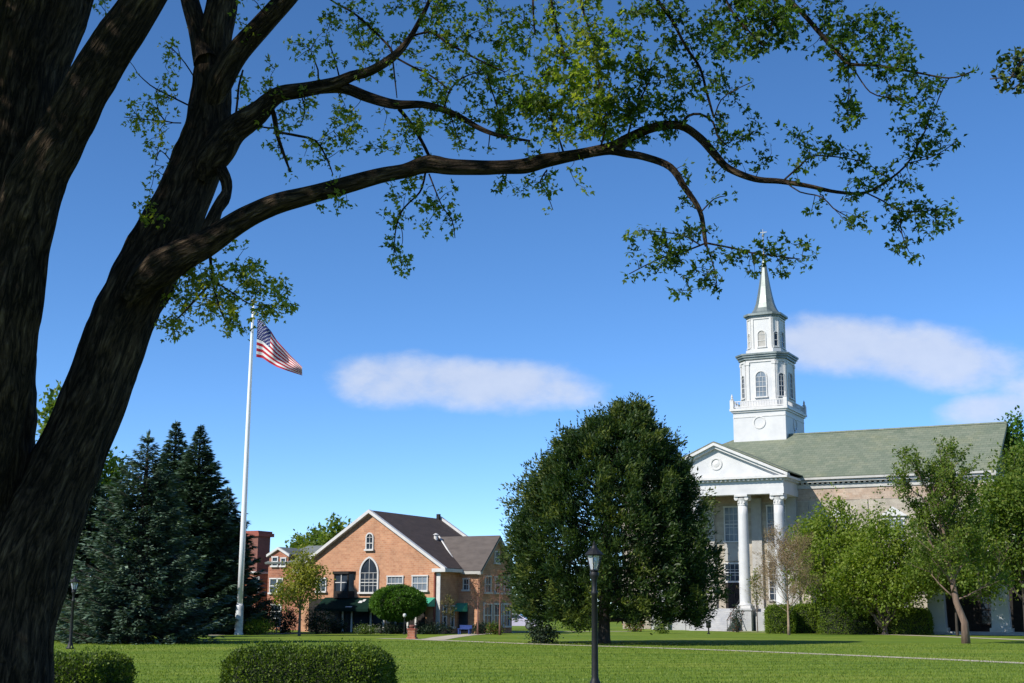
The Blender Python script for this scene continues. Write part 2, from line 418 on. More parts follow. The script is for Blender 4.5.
ccol = ramp(nt, [(.3, (5.6,6.1,7.4)), (.7, (6.9,7.2,8.0))]); 
for e in ccol.color_ramp.elements: pass
L(mth('ADD', mth('MULTIPLY', nz.outputs['Fac'], .6), mth('MULTIPLY', nz3.outputs['Fac'], .4)), ccol.inputs[0])
mxc = nd(nt, 'ShaderNodeMixRGB'); L(mr.outputs[0], mxc.inputs[0]); L(hsv.outputs[0], mxc.inputs[1]); L(ccol.outputs[0], mxc.inputs[2])
L(mxc.outputs[0], bg.inputs['Color']); bg.inputs['Strength'].default_value = .09

sl = bpy.data.lights.new('sun', 'SUN'); sl.energy = 5.0; sl.angle = R_(.53); sl.color = (1, .94, .85)
so = bpy.data.objects.new('sun', sl); COL.objects.link(so)
so.rotation_euler = to_sun.to_track_quat('Z', 'Y').to_euler()

cd = bpy.data.cameras.new('camera'); cam = bpy.data.objects.new('camera', cd); COL.objects.link(cam)
cd.sensor_width = 36; cd.lens = F_PX*36/1024; cd.clip_start = .1; cd.clip_end = 5000
mw = Matrix(((CR[0], CU[0], -_F[0], 0), (CR[1], CU[1], -_F[1], 0), (CR[2], CU[2], -_F[2], EYE), (0,0,0,1)))
cam.matrix_world = mw
SC.camera = cam
SC.view_settings.view_transform = 'Standard'; SC.view_settings.look = 'None'
SC.view_settings.exposure = 0.35; SC.view_settings.gamma = 1
SC.view_settings.use_curve_mapping = False
SC.cycles.max_bounces = 6; SC.cycles.transparent_max_bounces = 8
SC.cycles.use_denoising = True

# ------------------------------------------------------------------ foliage tools
def runit(rng, n):
    v = rng.normal(size=(n, 3)); return v/np.linalg.norm(v, axis=1, keepdims=True)

def norm(a): return a/np.maximum(np.linalg.norm(a, axis=1, keepdims=True), 1e-9)

def leaf_quads(C, axis, nrm, Ln, W):
    """one folded diamond per leaf"""
    side = norm(np.cross(axis, nrm)); up = norm(np.cross(side, axis))
    Ln = np.asarray(Ln).reshape(-1, 1); W = np.asarray(W).reshape(-1, 1)
    mid = C + axis*Ln*.45 + up*W*.25
    V = np.stack([C, mid + side*W*.5 - up*W*.2, C + axis*Ln, mid - side*W*.5 - up*W*.2], 1).reshape(-1, 3)
    n = len(C); Fc = np.arange(4*n).reshape(n, 4)
    return V, Fc

def foliage(name, mat, parent, C, axis, nrm, Ln, W, rnd):
    V, Fc = leaf_quads(C, axis, nrm, Ln, W)
    return np_mesh(name, V, Fc, mat, parent, rnd)

def clusters_to_leaves(rng, pts, k, spread, size, outward=None, flat=.0):
    """k leaves round each cluster point"""
    n = len(pts)*k
    C = np.repeat(pts, k, 0) + rng.normal(size=(n, 3))*spread
    ax = runit(rng, n)
    if outward is not None: ax = norm(ax + np.repeat(outward, k, 0)*1.0)
    nr = norm(runit(rng, n) + np.array([0, 0, .9]))
    Ln = size*rng.uniform(.6, 1.25, n); W = Ln*rng.uniform(.5, .75, n)
    base = np.repeat(rng.uniform(0, 1, len(pts)), k)
    rnd = np.clip(.6*base + .5*rng.uniform(0, 1, n) - .05, 0, 1)
    return C, ax, nr, Ln, W, rnd

def lobes_sample(rng, lobes, n, inner=.45):
    w_ = np.array([l[6] if len(l) > 6 else l[3]*l[4]*l[5] for l in lobes]); w_ = w_/w_.sum()
    idx = rng.choice(len(lobes), n, p=w_)
    Lb = np.array([l[:6] for l in lobes])[idx]
    d = runit(rng, n)
    rr = inner + (1-inner)*rng.uniform(0, 1, n)**.6
    lump = np.array([mnoise.noise(Vector(d[i]*2.3 + Lb[i, :3]*.37)) for i in range(n)])
    rr = rr*(1 + .32*lump)
    return Lb[:, :3] + d*rr[:, None]*Lb[:, 3:6], d, idx

def curve(a, b, bend, n=6, rng=None):
    a = np.asarray(a, float); b = np.asarray(b, float)
    t = np.linspace(0, 1, n)[:, None]
    off = np.asarray(bend, float)
    p = a + (b-a)*t + off*np.sin(t*PI)
    if rng is not None:
        j = rng.normal(size=p.shape)*.03*np.linalg.norm(b-a); j[0] = 0; j[-1] = 0
        p = p + j
    return p

def broad_tree(name, loc, lobes, trunk_h, trunk_r, leaf, bark, label, cat='tree', group=None, seed=1, ncl=900, k=9, spread=.28, size=.3, inner=.45, nbr=60, lean=(0,0), parts=('trunk','crown')):
    """lobes in local metres (cx,cy,cz,rx,ry,rz)"""
    rng = np.random.default_rng(seed)
    root = empty(name, loc, 0, label, cat, group)
    pts, d, idx = lobes_sample(rng, lobes, ncl, inner)
    pts[:, 2] = np.maximum(pts[:, 2], .25)
    mb = MB()
    top = max(l[2] + l[5]*.4 for l in lobes)
    tp = [(0, 0, -.1), (0, 0, .15), (lean[0]*.3, lean[1]*.3, trunk_h*.5), (lean[0], lean[1], trunk_h), (lean[0]*1.3, lean[1]*1.3, (trunk_h+top)/2), (lean[0]*1.1, lean[1]*1.1, top)]
    mb.tube(tp, [trunk_r*1.35, trunk_r*1.12, trunk_r*.95, trunk_r*.85, trunk_r*.45, trunk_r*.1], 10)
    for l in lobes:
        c = np.array(l[:3]); z0 = min(trunk_h*rng.uniform(.85, 1.15), c[2])
        a = np.array([lean[0], lean[1], z0])
        pth = curve(a, c, (0, 0, .12*np.linalg.norm(c-a)*rng.uniform(-.3, 1)), 7, rng)
        mb.tube(pth, list(np.linspace(trunk_r*.5, trunk_r*.14, 7)), 6)
        own = np.where(idx == lobes.index(l))[0]
        for i in own[:max(4, int(nbr/len(lobes)))]:
            s = pth[rng.integers(2, 7)]
            q = curve(s, pts[i], rng.normal(size=3)*.15, 5)
            mb.tube(q, list(np.linspace(trunk_r*.16, trunk_r*.04, 5)), 4)
    mb.build(parts[0], bark, root, True)
    foliage(parts[1], leaf, root, *clusters_to_leaves(rng, pts, k, spread, size, d*.7))
    return root

def twiggy_tree(name, loc, h, spread_r, trunk_h, trunk_r, bark, label, cat='tree', group=None, seed=1, bud=None, levels=4, up=.75, nb=(7, 4, 4, 3), bsize=.07, bk=3, lean=(0,0)):
    """bare branching tree, buds or small new leaves on its twigs"""
    rng = np.random.default_rng(seed); root = empty(name, loc, 0, label, cat, group)
    mb = MB(); tips = []
    def grow(p, d, ln, r, lev):
        n = 4; pts = [p]; dd = d
        for i in range(n):
            dd = dd + rng.normal(size=3)*.12 + np.array([0, 0, .06]); dd = dd/np.linalg.norm(dd)
            pts.append(pts[-1] + dd*ln/n)
        mb.tube(pts, list(np.linspace(r, r*.4, n+1)), 5 if lev < 2 else 3)
        if lev >= 2: tips.extend(pts[2:])
        if lev+1 < levels:
            for k in range(nb[min(lev, len(nb)-1)]):
                j = rng.uniform(.35, 1)*n; i0 = min(int(j), n-1); s = pts[i0] + (pts[i0+1]-pts[i0])*(j-i0)
                sd = norm(dd[None]*.9 + runit(rng, 1)*.85 + np.array([[0, 0, up*.35]]))[0]
                grow(s, sd, ln*rng.uniform(.45, .68), r*.42, lev+1)
    top = np.array([lean[0], lean[1], h*.8])
    tr = [np.array([0, 0, -.05]), np.array([0, 0, trunk_h*.5]), np.array([lean[0]*.3, lean[1]*.3, trunk_h]), np.array([lean[0]*.7, lean[1]*.7, h*.6]), top]
    mb.tube(tr, [trunk_r*1.3, trunk_r, trunk_r*.85, trunk_r*.5, trunk_r*.15], 8)
    nmain = nb[0]*2
    for k in range(nmain):
        z = trunk_h + (h*.78-trunk_h)*(k+.3)/nmain
        t = (z-trunk_h)/(h-trunk_h); a = k*2.4 + rng.uniform(-.4, .4)
        wd = spread_r*(1-.65*t)*rng.uniform(.75, 1.1)
        d = np.array([math.cos(a), math.sin(a), up*(.6+t)]); d = d/np.linalg.norm(d)
        ln = wd/max(math.hypot(d[0], d[1]), .3)
        xx = np.interp(z, [0, trunk_h, h*.8], [0, lean[0]*.4, lean[0]])
        grow(np.array([xx, np.interp(z, [0, trunk_h, h*.8], [0, lean[1]*.4, lean[1]]), z]), d, ln*.62, trunk_r*.27, 1)
    mb.build('trunk', bark, root, True)
    if bud is not None:
        t = np.array(tips)
        foliage('crown', bud, root, *clusters_to_leaves(rng, t, bk, .1, bsize))
    return root

def spruce(name, loc, h, r0, leaf, label, seed=1, group=None, zb=.2, dens=1.0, shape=.85, blen=.42, droop=.25):
    rng = np.random.default_rng(seed); root = empty(name, loc, 0, label, 'tree', group)
    mb = MB(); mb.tube([(0,0,-.1), (0,0,h*.5), (0,0,h*.97)], [r0*.075+.1, r0*.05+.04, .015], 8)
    Cs, Ax, Nr, Ln, Wd, Rn = [], [], [], [], [], []
    z = zb
    while z < h*.985:
        t = z/h
        R = r0*(1-t)**shape*(.92+.16*rng.uniform()) + .1*min(1, (1-t)*6)
        if t < .12: R *= .82 + 1.5*t
        nb = max(6, int((12 + 9*(1-t))*dens))
        a0 = rng.uniform(0, 6.28)
        for b in range(nb):
            a = a0 + 2*PI*b/nb + rng.normal()*.14
            Lb = R*rng.uniform(.66, 1.12)
            zz = z + rng.normal()*.13
            u = np.array([math.cos(a), math.sin(a), 0]); sd = np.array([-u[1], u[0], 0])
            rise = .35*t + .05
            def pt(s): return np.array([0, 0, zz]) + u*Lb*s + np.array([0, 0, Lb*(rise*s - droop*(1-t)*math.sin(s*2.3) + .12*s**3)])
            mb.tube([pt(0), pt(.5), pt(.96)], [.012+.016*Lb/2, .012+.008*Lb/2, .006], 3)
            ns = max(5, int(Lb*9*dens))
            s = .18 + .82*rng.uniform(0, 1, ns)**.75
            base_r = rng.uniform(0, 1)
            for si in s:
                p = pt(si); wdt = (1-si)*Lb*.42 + .1
                for q in range(5):
                    lat = rng.uniform(-1, 1)
                    c = p + sd*lat*wdt*.8 + np.array([0, 0, rng.normal()*.035 - abs(lat)*wdt*.16])
                    ax = u*(.8+.3*si) + sd*lat*.9 + np.array([0, 0, rng.normal()*.18 - .05])
                    Cs.append(c); Ax.append(ax); Nr.append((rng.normal()*.3, rng.normal()*.3, 1))
                    l = blen*rng.uniform(.6, 1.2)*(.45+.55*min(1, (1-t)*3.5)); Ln.append(l); Wd.append(l*rng.uniform(.3, .5))
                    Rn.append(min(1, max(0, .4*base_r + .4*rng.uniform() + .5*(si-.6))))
        z += (.30 + .16*(1-t))*(1 if dens > .8 else 1.25)
    for q in range(14):
        a = rng.uniform(0, 6.28)
        Cs.append(np.array([0, 0, h*(.93+.06*q/14)])); Ax.append(np.array([math.cos(a)*.4, math.sin(a)*.4, 1])); Nr.append((math.cos(a), math.sin(a), .2)); Ln.append(.4); Wd.append(.1); Rn.append(.5)
    mb.build('trunk', M['bark_dark'], root, True)
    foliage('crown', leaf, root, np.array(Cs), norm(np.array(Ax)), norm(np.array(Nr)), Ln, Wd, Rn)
    return root

def rounded_box_points(rng, n, hx, hy, hz, rad, top_only=False):
    """points and outward normals on a box with rounded edges, base at z=0"""
    P0 = rng.uniform(-1, 1, (n*3, 3))*np.array([hx, hy, hz])
    f = rng.integers(0, 5, n*3); A = np.array([hy*hz, hy*hz, hx*hz, hx*hz, hx*hy])
    f = rng.choice(5, n*3, p=A/A.sum())
    for i, (axi, sg) in enumerate([(0, 1), (0, -1), (1, 1), (1, -1), (2, 1)]):
        P0[f == i, axi] = sg*np.array([hx, hy, hz])[axi]
    inn = np.clip(P0, [-hx+rad, -hy+rad, -9], [hx-rad, hy-rad, hz-rad])
    d = P0-inn; l = np.linalg.norm(d, axis=1)
    ok = l > 1e-6
    nr = np.where(ok[:, None], d/np.maximum(l, 1e-6)[:, None], [0, 0, 1])
    Pn = inn + nr*rad
    Pn = Pn[:n]; nr = nr[:n]
    Pn[:, 2] += hz
    return Pn, nr

def hedge(name, loc, hx, hy, h, rad, leaf, label, cat='hedge', n=9000, size=.035, seed=1, rz=0, group=None, wob=.05, core=True):
    rng = np.random.default_rng(seed); root = empty(name, loc, rz, label, cat, group)
    p, nr = rounded_box_points(rng, n, hx, hy, h/2, rad)
    lump = np.array([mnoise.noise(Vector(q)*1.6) + .5*mnoise.noise(Vector(q)*5) for q in p])
    p = p + nr*(wob*lump + rng.normal(size=n)*size*.55 + size*.2)[:, None]
    p[:, 2] = np.maximum(p[:, 2], .02)
    ax = norm(nr*.8 + runit(rng, n)*.9 + np.array([0, 0, .3])); nm = norm(nr + runit(rng, n)*.7)
    l = size*rng.uniform(.7, 1.4, n)
    ns_ = n//90; si = rng.integers(0, n, ns_); sd_ = norm(nr[si]*.7 + runit(rng, ns_)*.35 + np.array([0, 0, .7])); hh = rng.uniform(1.2, 4.0, ns_)*size
    q_ = np.concatenate([p[si] + sd_*hh[:, None]*f for f in (.3, .55, .8, 1.0)]); p = np.concatenate([p, q_]); lump = np.concatenate([lump, np.full(len(q_), .6)])
    ax = np.concatenate([ax, norm(np.tile(sd_, (4, 1)) + runit(rng, len(q_))*.9)]); nm = np.concatenate([nm, runit(rng, len(q_))]); n = len(p); l = np.concatenate([l, size*rng.uniform(.8, 1.3, len(q_))])
    foliage('leaves', leaf, root, p, ax, nm, l, l*.6, np.clip(rng.uniform(0, 1, n)*.75 + .25*lump, 0, 1))
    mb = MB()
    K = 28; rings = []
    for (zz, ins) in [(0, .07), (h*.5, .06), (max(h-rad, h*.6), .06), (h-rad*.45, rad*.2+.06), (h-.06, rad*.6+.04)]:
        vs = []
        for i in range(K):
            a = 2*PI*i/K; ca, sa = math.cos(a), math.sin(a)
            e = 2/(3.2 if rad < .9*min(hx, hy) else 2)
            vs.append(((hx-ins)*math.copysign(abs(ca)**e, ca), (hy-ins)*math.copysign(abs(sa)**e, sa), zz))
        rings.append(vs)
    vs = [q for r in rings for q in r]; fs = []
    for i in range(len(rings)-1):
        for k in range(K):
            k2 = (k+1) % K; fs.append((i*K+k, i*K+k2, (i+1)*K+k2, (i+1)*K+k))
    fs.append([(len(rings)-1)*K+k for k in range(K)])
    mb.add(vs, fs).build('branches_core', M['core'], root, True)  # solid core added inside the hedge to block light, not real branchwork
    return root

# ================================================================== SETTING
def sheet(name, pts, z, mat, kind='structure'):
    me = bpy.data.meshes.new(name)
    me.from_pydata([(x, y, z) for x, y in pts], [], [list(range(len(pts)))])
    o = link_mesh(name, me, mat); o['kind'] = kind
    return o
sheet('lawn', [(-2500, -200), (2500, -200), (2500, 3500), (-2500, 3500)], 0.0, M['lawn'])

def path_strip(name, pts, wid, z=.012):
    """concrete path along ground points (its edges wander a little, as grass grows over them)"""
    pts = [np.array(p[:2]) for p in pts]
    den = []
    for a, b in zip(pts[:-1], pts[1:]):
        m_ = max(2, int(np.linalg.norm(b-a)/1.2))
        for i in range(m_): den.append(a + (b-a)*i/m_)
    den.append(pts[-1])
    rng = np.random.default_rng(5); vs = []
    for i, p in enumerate(den):
        t = den[min(i+1, len(den)-1)] - den[max(i-1, 0)]; t = t/np.linalg.norm(t); n_ = np.array([-t[1], t[0]])
        for s in (1, -1):
            q = p + n_*s*(wid/2 + rng.normal()*.012); vs.append((q[0], q[1], z))
    fs = [(2*i+1, 2*i+3, 2*i+2, 2*i) for i in range(len(den)-1)]
    me = bpy.data.meshes.new(name); me.from_pydata(vs, [], fs)
    o = link_mesh(name, me, M['concrete']); o['kind'] = 'structure'
    return o
path_strip('path', [G(380,638.5), G(405,639), G(432,640.2), G(470,641.6), G(520,643.6), G(560,645), G(640,647.5), G(740,651), G(844,655.2), G(930,659), G(1060,665)], 1.0)
path_strip('path', [G(431,640), G(445,637.6), G(462,635.4), G(480,634), G(505,632.3), G(560,631.6), G(640,631.5)], 1.6, .016)
path_strip('path', [G(690,630.5), G(770,632.3), G(840,633.6), G(905,635.2), G(965,637.6), G(1050,641)], 1.5, .012)
path_strip('path', [G(205,635.5), G(222,634.6), G(262,634.3), G(300,633.2)], 1.5)

# mown grass blades on the near lawn
def grass():
    rng = np.random.default_rng(11); n = 110000
    d = 26 + 50*rng.uniform(0, 1, n)**1.7
    x = (rng.uniform(-30, 1054, n)-512)/F_PX*d
    hgt = rng.uniform(.025, .065, n)*(1+.5*(rng.uniform(size=n) > .97)); wd = rng.uniform(.006, .014, n)*(d/28)**.5
    a = rng.uniform(0, PI, n); lx, ly = rng.normal(size=n)*.02, rng.normal(size=n)*.02
    b = np.stack([x, d, np.zeros(n)], 1); s = np.stack([np.cos(a)*wd, np.sin(a)*wd, np.zeros(n)], 1)
    tip = b + np.stack([lx, ly, hgt], 1)
    V = np.stack([b-s, b+s, tip], 1).reshape(-1, 3)
    o = np_mesh('grass', V, np.arange(3*n).reshape(n, 3), M['blade'], None, rng.uniform(0, 1, n))
    o['kind'] = 'stuff'
grass()

# ================================================================== WINDOWS
def arc_pts(cx, cz, r, a0, a1, n): return [(cx + r*math.cos(a0+(a1-a0)*i/n), cz + r*math.sin(a0+(a1-a0)*i/n)) for i in range(n+1)]

def window(parent, pos, ang, w_, h, nx=2, nz=4, arch=None, glass=None, frame=None, casing=.12, sill=True, bar=.04, name='window'):
    """local x right, -y out of the wall, pos = bottom centre on the wall face"""
    T = Matrix.Translation(Vector([float(c) for c in pos])) @ Matrix.Rotation(ang, 4, 'Z')
    fr = frame or M['white_trim']; mb = MB(); hw = w_/2
    mb.box(-hw-casing, -hw, -.09, 0, 0, h, T); mb.box(hw, hw+casing, -.09, 0, 0, h, T)
    mb.box(-hw, hw, -.07, 0, h*.5-bar, h*.5+bar, T)
    if arch is None:
        mb.box(-hw-casing-.03, hw+casing+.03, -.11, 0, h, h+casing*1.2, T)
    else:
        if arch == 'round': outer = arc_pts(0, h, hw+casing, 0, PI, 12); inner = arc_pts(0, h, hw, 0, PI, 12)
        else:
            R = .8*w_; a1 = math.acos((R-hw)/R)
            inner = arc_pts(hw-R, h, R, 0, a1, 8); inner += [(-x, z) for x, z in inner[::-1][1:]]
            Ro = R+casing; a2 = math.acos((R-hw)/Ro)
            outer = arc_pts(hw-R, h, Ro, 0, a2, 8); outer += [(-x, z) for x, z in outer[::-1][1:]]
        for i in range(len(inner)-1):
            mb.prism_y([inner[i], outer[i], outer[i+1], inner[i+1]], -.1, 0, T)
        top = max(z for x, z in inner)
        mb.box(-bar/2, bar/2, -.05, -.02, h, top-.02, T)
        mb.box(-hw, hw, -.055, -.02, h-bar/2, h+bar/2, T)
    for i in range(1, nx): mb.box(-hw+w_*i/nx-bar/2, -hw+w_*i/nx+bar/2, -.05, -.02, 0, h, T)
    for k in range(1, nz):
        if abs(k/nz-.5) > .02: mb.box(-hw, hw, -.048, -.021, h*k/nz-bar/2, h*k/nz+bar/2, T)
    f = mb.build(name, fr, parent)
    g = MB(); pts = [(-hw, 0.0), (hw, 0.0)] + ([(hw, h), (-hw, h)] if arch is None else inner)
    g.prism_y(pts, -.018, -.004, T); g.build('pane', glass or M['glass'], f)
    if sill:
        s = MB().box(-hw-casing-.06, hw+casing+.06, -.2, 0, -.14, 0, T); s.build('sill', fr, f)
    return f

class Frame:
    """local frame of a building: x along its front, y into it"""
    def __init__(s, origin, th): s.o = np.array([origin[0], origin[1], 0.]); s.th = th; s.t = np.array([math.cos(th), -math.sin(th), 0]); s.b = np.array([math.sin(th), math.cos(th), 0])
    def front(s, px, py, q):
        r = ray(px, py); n_ = s.b; k = ((s.o + s.b*q - CAM) @ n_)/(r @ n_); p = CAM + r*k
        return (p-s.o) @ s.t, p[2]
    def side(s, px, py, x):
        r = ray(px, py); n_ = s.t; k = ((s.o + s.t*x - CAM) @ n_)/(r @ n_); p = CAM + r*k
        return (p-s.o) @ s.b, p[2]
TH = R_(27.5)

# ================================================================== CHURCH
CF = Frame((19.75, 128.8), TH)
ch = empty('church', (19.75, 128.8, 0), -TH, 'white columned church with tall steeple, pediment and long green roof', 'church')
# --- main walls and roof
XL, XR, Q0, Q1 = -12.0, 24.6, 5.0, 23.4
ZE = 14.2
MB().box(XL, XR, Q0, Q1, 0, ZE-1.9).build('wall', M['stone'], ch)
MB().box(XL+.002, XR-.002, Q0-.03, Q1, ZE-1.9, ZE-.75).build('frieze', M['stone_pink'], ch)
mb = MB()
mb.box(XL-.1, XR+.1, Q0-.14, Q1, ZE-.75, ZE-.32); mb.box(XL-.45, XR+.35, Q0-.5, Q1+.5, ZE-.18, ZE+.02); mb.box(XL-.65, XR+.45, Q0-.72, Q1+.7, ZE+.06, ZE+.30)
x = XL
while x < XR:
    mb.box(x, x+.22, Q0-.36, Q0-.14, ZE-.32, ZE-.18); x += .5
mb.build('cornice', M['cornice'], ch)
ZR, QM, XH = 20.05, 14.2, -2.2
rf = MB(); e0, e1 = Q0-.75, Q1+.75; ze = ZE+.32
rf.slab([(XL-.6, e0, ze), (XR+.5, e0, ze), (XR+.5, QM, ZR), (XH, QM, ZR)], .14)
rf.slab([(XR+.5, e1, ze), (XL-.6, e1, ze), (XH, QM, ZR), (XR+.5, QM, ZR)], .14)
rf.slab([(XL-.6, e1, ze), (XL-.6, e0, ze), (XH, QM, ZR), (XH, QM+.01, ZR)], .14)
ro = rf.build('roof', M['roof_green'], ch)
MB().prism_x([(QM-.16, ZR-.04), (QM+.16, ZR-.04), (QM, ZR+.13)], XH, XR+.5).build('ridge_cap', M['roof_green'], ro)
MB().prism_x([(Q0, ZE+.3), (Q1, ZE+.3), (QM, ZR-.25)], XR-.4, XR).build('gable_wall', M['stone'], ch)
rk = MB()
for a, b_ in (((e0, ze-.16), (QM, ZR-.16)), ((e1, ze-.16), (QM, ZR-.16))):
    rk.prism_x([a, b_, (b_[0], b_[1]-.34), (a[0], a[1]-.34)], XR+.02, XR+.47)
rk.build('rake_board', M['stone_grey'], ch)
# wall windows under the pedimented hoods, grey quoins
for x in (10.2, 15.6, 21.0):
    f = window(ch, (x, Q0, 6.4), 0, 1.7, 3.9, 4, 6, glass=M['glass_pale'])
    MB().prism_y([(x-1.35, 10.62), (x+1.35, 10.62), (x, 11.5)], Q0-.3, Q0-.003).build('hood', M['white_trim'], f)
    window(ch, (x, Q0, 1.6), 0, 1.7, 3.2, 4, 5)
mb = MB()
for x in (7.2, 12.9, 18.3, 23.9): mb.box(x-.35, x+.35, Q0-.12, Q0+.1, .0, ZE-1.92)
mb.build('pilaster', M['stone'], ch)
# --- portico
PZ = 2.05; CT = 12.7
mb = MB()
mb.box(-7.1, 7.1, 1.6, Q0-.01, 0, PZ)
for x in (-5.9, -2.4, 2.4, 5.9): mb.box(x-.82, x+.82, -.42, 1.597, 0, PZ-.18); mb.box(x-.92, x+.92, -.52, 1.6, PZ-.18, PZ-.002)
for x0, x1 in ((-5.18, -3.47), (3.47, 5.18)): mb.box(x0, x1, .1, 1.6, 0, PZ-.3)
mb.build('podium', M['step'], ch)
st = MB()
nst = 12
for i in range(nst): st.box(-1.8, 1.8, -3.4+i*.36, 1.6, PZ*i/nst + (.002 if i else 0), PZ*(i+1)/nst - .003)
st.build('stairs', M['step'], ch)
for x in (-1.95, 1.95):
    mb = MB(); mb.tube([(x*.93, -3.3, .95), (x*.93, .7, PZ+.92)], .04, 6)
    for k in range(5): q = -3.25 + k*.98; mb.tube([(x*.93, q, .02+PZ*k/4.4), (x*.93, q, .97+PZ*k/4.17)], .028, 5)
    mb.build('handrail', M['black_iron'], ch)
def column_mesh(parent, x, y):
    z0 = PZ
    prof = [(.70, z0+.28), (.68, z0+.36), (.60, z0+.42), (.55, z0+.52)]
    for i in range(11):
        t = i/10; prof.append((.54 - .08*t**1.6, z0+.55 + (CT-1.0-z0-.55)*t))
    mb = MB().lathe(prof, 28, x, y)
    c = mb.build('column', M['white'], parent, True)
    MB().box(x-.68, x+.68, y-.68, y+.68, z0, z0+.28).build('base', M['white_trim'], c)
    k = MB()
    k.lathe([(.46, CT-1.02), (.52, CT-.98), (.49, CT-.94), (.47, CT-.75), (.50, CT-.55), (.56, CT-.35), (.48, CT-.3)], 20, x, y)
    for sx in (-1, 1):          # corner scrolls
        k.lathe([(.01, -.52), (.2, -.5), (.2, .5), (.01, .52)], 12, 0, 0, Matrix.Translation((x+sx*.5, y, CT-.36)) @ Matrix.Rotation(PI/2, 4, 'X'))
        for kk in range(3): k.lathe([(.0, -.02), (.09, .12), (.05, .26), (.0, .3)], 6, 0, 0, Matrix.Translation((x+(kk-1)*.28, y+sx*.46, CT-.9)))
    k.box(x-.64, x+.64, y-.64, y+.64, CT-.2, CT-.003)
    k.build('capital', M['white_trim'], c)
for x in (-5.9, -2.4, 2.4, 5.9): column_mesh(ch, x, .55)
# antae against the wall
mb = MB()
for x in (-5.9, -2.4, 2.4, 5.9): mb.box(x-.5, x+.5, Q0-.32, Q0+.1, PZ, CT)
mb.build('wall_pilaster', M['stone_grey'], ch)
mb = MB()
mb.box(-6.6, 6.6, 0, 1.1, CT, CT+.62); mb.box(-6.56, 6.56, .04, 1.06, CT+.62, CT+1.25)
for s in (-1, 1):
    a, b_ = sorted((s*6.6, s*5.5)); mb.box(a, b_, 1.1, Q0-.02, CT, CT+.62)
    a, b_ = sorted((s*6.56, s*5.54)); mb.box(a, b_, 1.06, Q0-.02, CT+.62, CT+1.25)
mb.build('entablature', M['white'], ch)
MB().box(-5.5, 5.5, 1.1, Q0-.02, CT+.5, CT+.6).build('soffit', M['stone_grey'], ch)
CZ = CT+1.25
mb = MB()
mb.box(-6.72, 6.72, -.14, Q0-.02, CZ, CZ+.2)
x = -6.7
while x < 6.6: mb.box(x, x+.2, -.34, -.14, CZ+.02, CZ+.2); x += .45
for s in (-1, 1):
    y = .1
    while y < Q0-.6:
        a, b_ = sorted((s*6.72, s*6.92)); mb.box(a, b_, y, y+.2, CZ+.02, CZ+.2); y += .45
mb.box(-7.1, 7.1, -.52, Q0-.02, CZ+.2, CZ+.42)
# raking cornices
AP = 17.75
def rake(mbx, off, x1, z1, thick, y0, y1):
    for s in (-1, 1):
        mbx.prism_y([(0, AP-off), (s*x1, z1-off), (s*x1, z1-off-thick), (0, AP-off-thick)], y0, y1)
rake(mb, 0, 7.15, CZ+.62, .28, -.55, .3)
rake(mb, .28, 6.6, CZ+.86, .26, -.3, .3)
mb.build('cornice', M['white_trim'], ch)
pt = MB(); pt.prism_y([(-6.5, CZ+.42), (6.5, CZ+.42), (0, AP-.5)], .12, .5)
pd = pt.build('pediment', M['white'], ch)
sx_, sz_ = CF.front(716.5, 464, .12)
mb = MB()
ring = arc_pts(0, sz_, .6, 0, 2*PI, 20); ri = arc_pts(0, sz_, .47, 0, 2*PI, 20)
for i in range(20): mb.prism_y([ri[i], ring[i], ring[i+1], ri[i+1]], .04, .119)
mb.lathe([(.0, -.09), (.3, -.03), (.36, .0)], 14, 0, 0, Matrix.Translation((0, .12, sz_)) @ Matrix.Rotation(-PI/2, 4, 'X'))
mb.build('medallion', M['white_trim'], pd)
# portico roof running back into the main roof
pr = MB()
for s in (-1, 1):
    q = [(0, -.55, AP+.03), (s*7.2, -.55, CZ+.68), (s*7.2, 8.6, CZ+.68), (0, 11.2, AP+.03)]
    if s < 0: q = q[::-1]
    pr.slab([q[0], q[3], q[2], q[1]] if s > 0 else [q[0], q[3], q[2], q[1]], .1)
pr.build('portico_roof', M['roof_green'], ch)
# portico wall openings
for x in (0, -4.35, 4.35):
    window(ch, (x, Q0-.003, 8.6), 0, 1.75, 3.3, 4, 5, glass=M['glass_pale'])
    MB().box(x-1.0, x+1.0, Q0-.1, Q0-.004, 6.65, 8.4).build('panel', M['stone_grey'], ch)
for x in (-4.35, 4.35): window(ch, (x, Q0-.003, 2.9), 0, 1.75, 3.6, 4, 6)
dr = window(ch, (0, Q0-.003, 4.75), 0, 1.9, 1.6, 4, 3, sill=False)
mb = MB(); mb.box(-1.0, -.02, Q0-.1, Q0-.005, PZ, 4.55); mb.box(.02, 1.0, Q0-.1, Q0-.005, PZ, 4.55)
for sx in (-.78, .24):
    for zz in (PZ+.3, PZ+1.35): mb.box(sx, sx+.54, Q0-.125, Q0-.1, zz, zz+.85)
dd = mb.build('door', M['dark_wood_and_shade'], ch)
MB().box(-1.2, 1.2, Q0-.16, Q0-.002, 4.56, 4.72).build('door_lintel', M['white_trim'], ch)
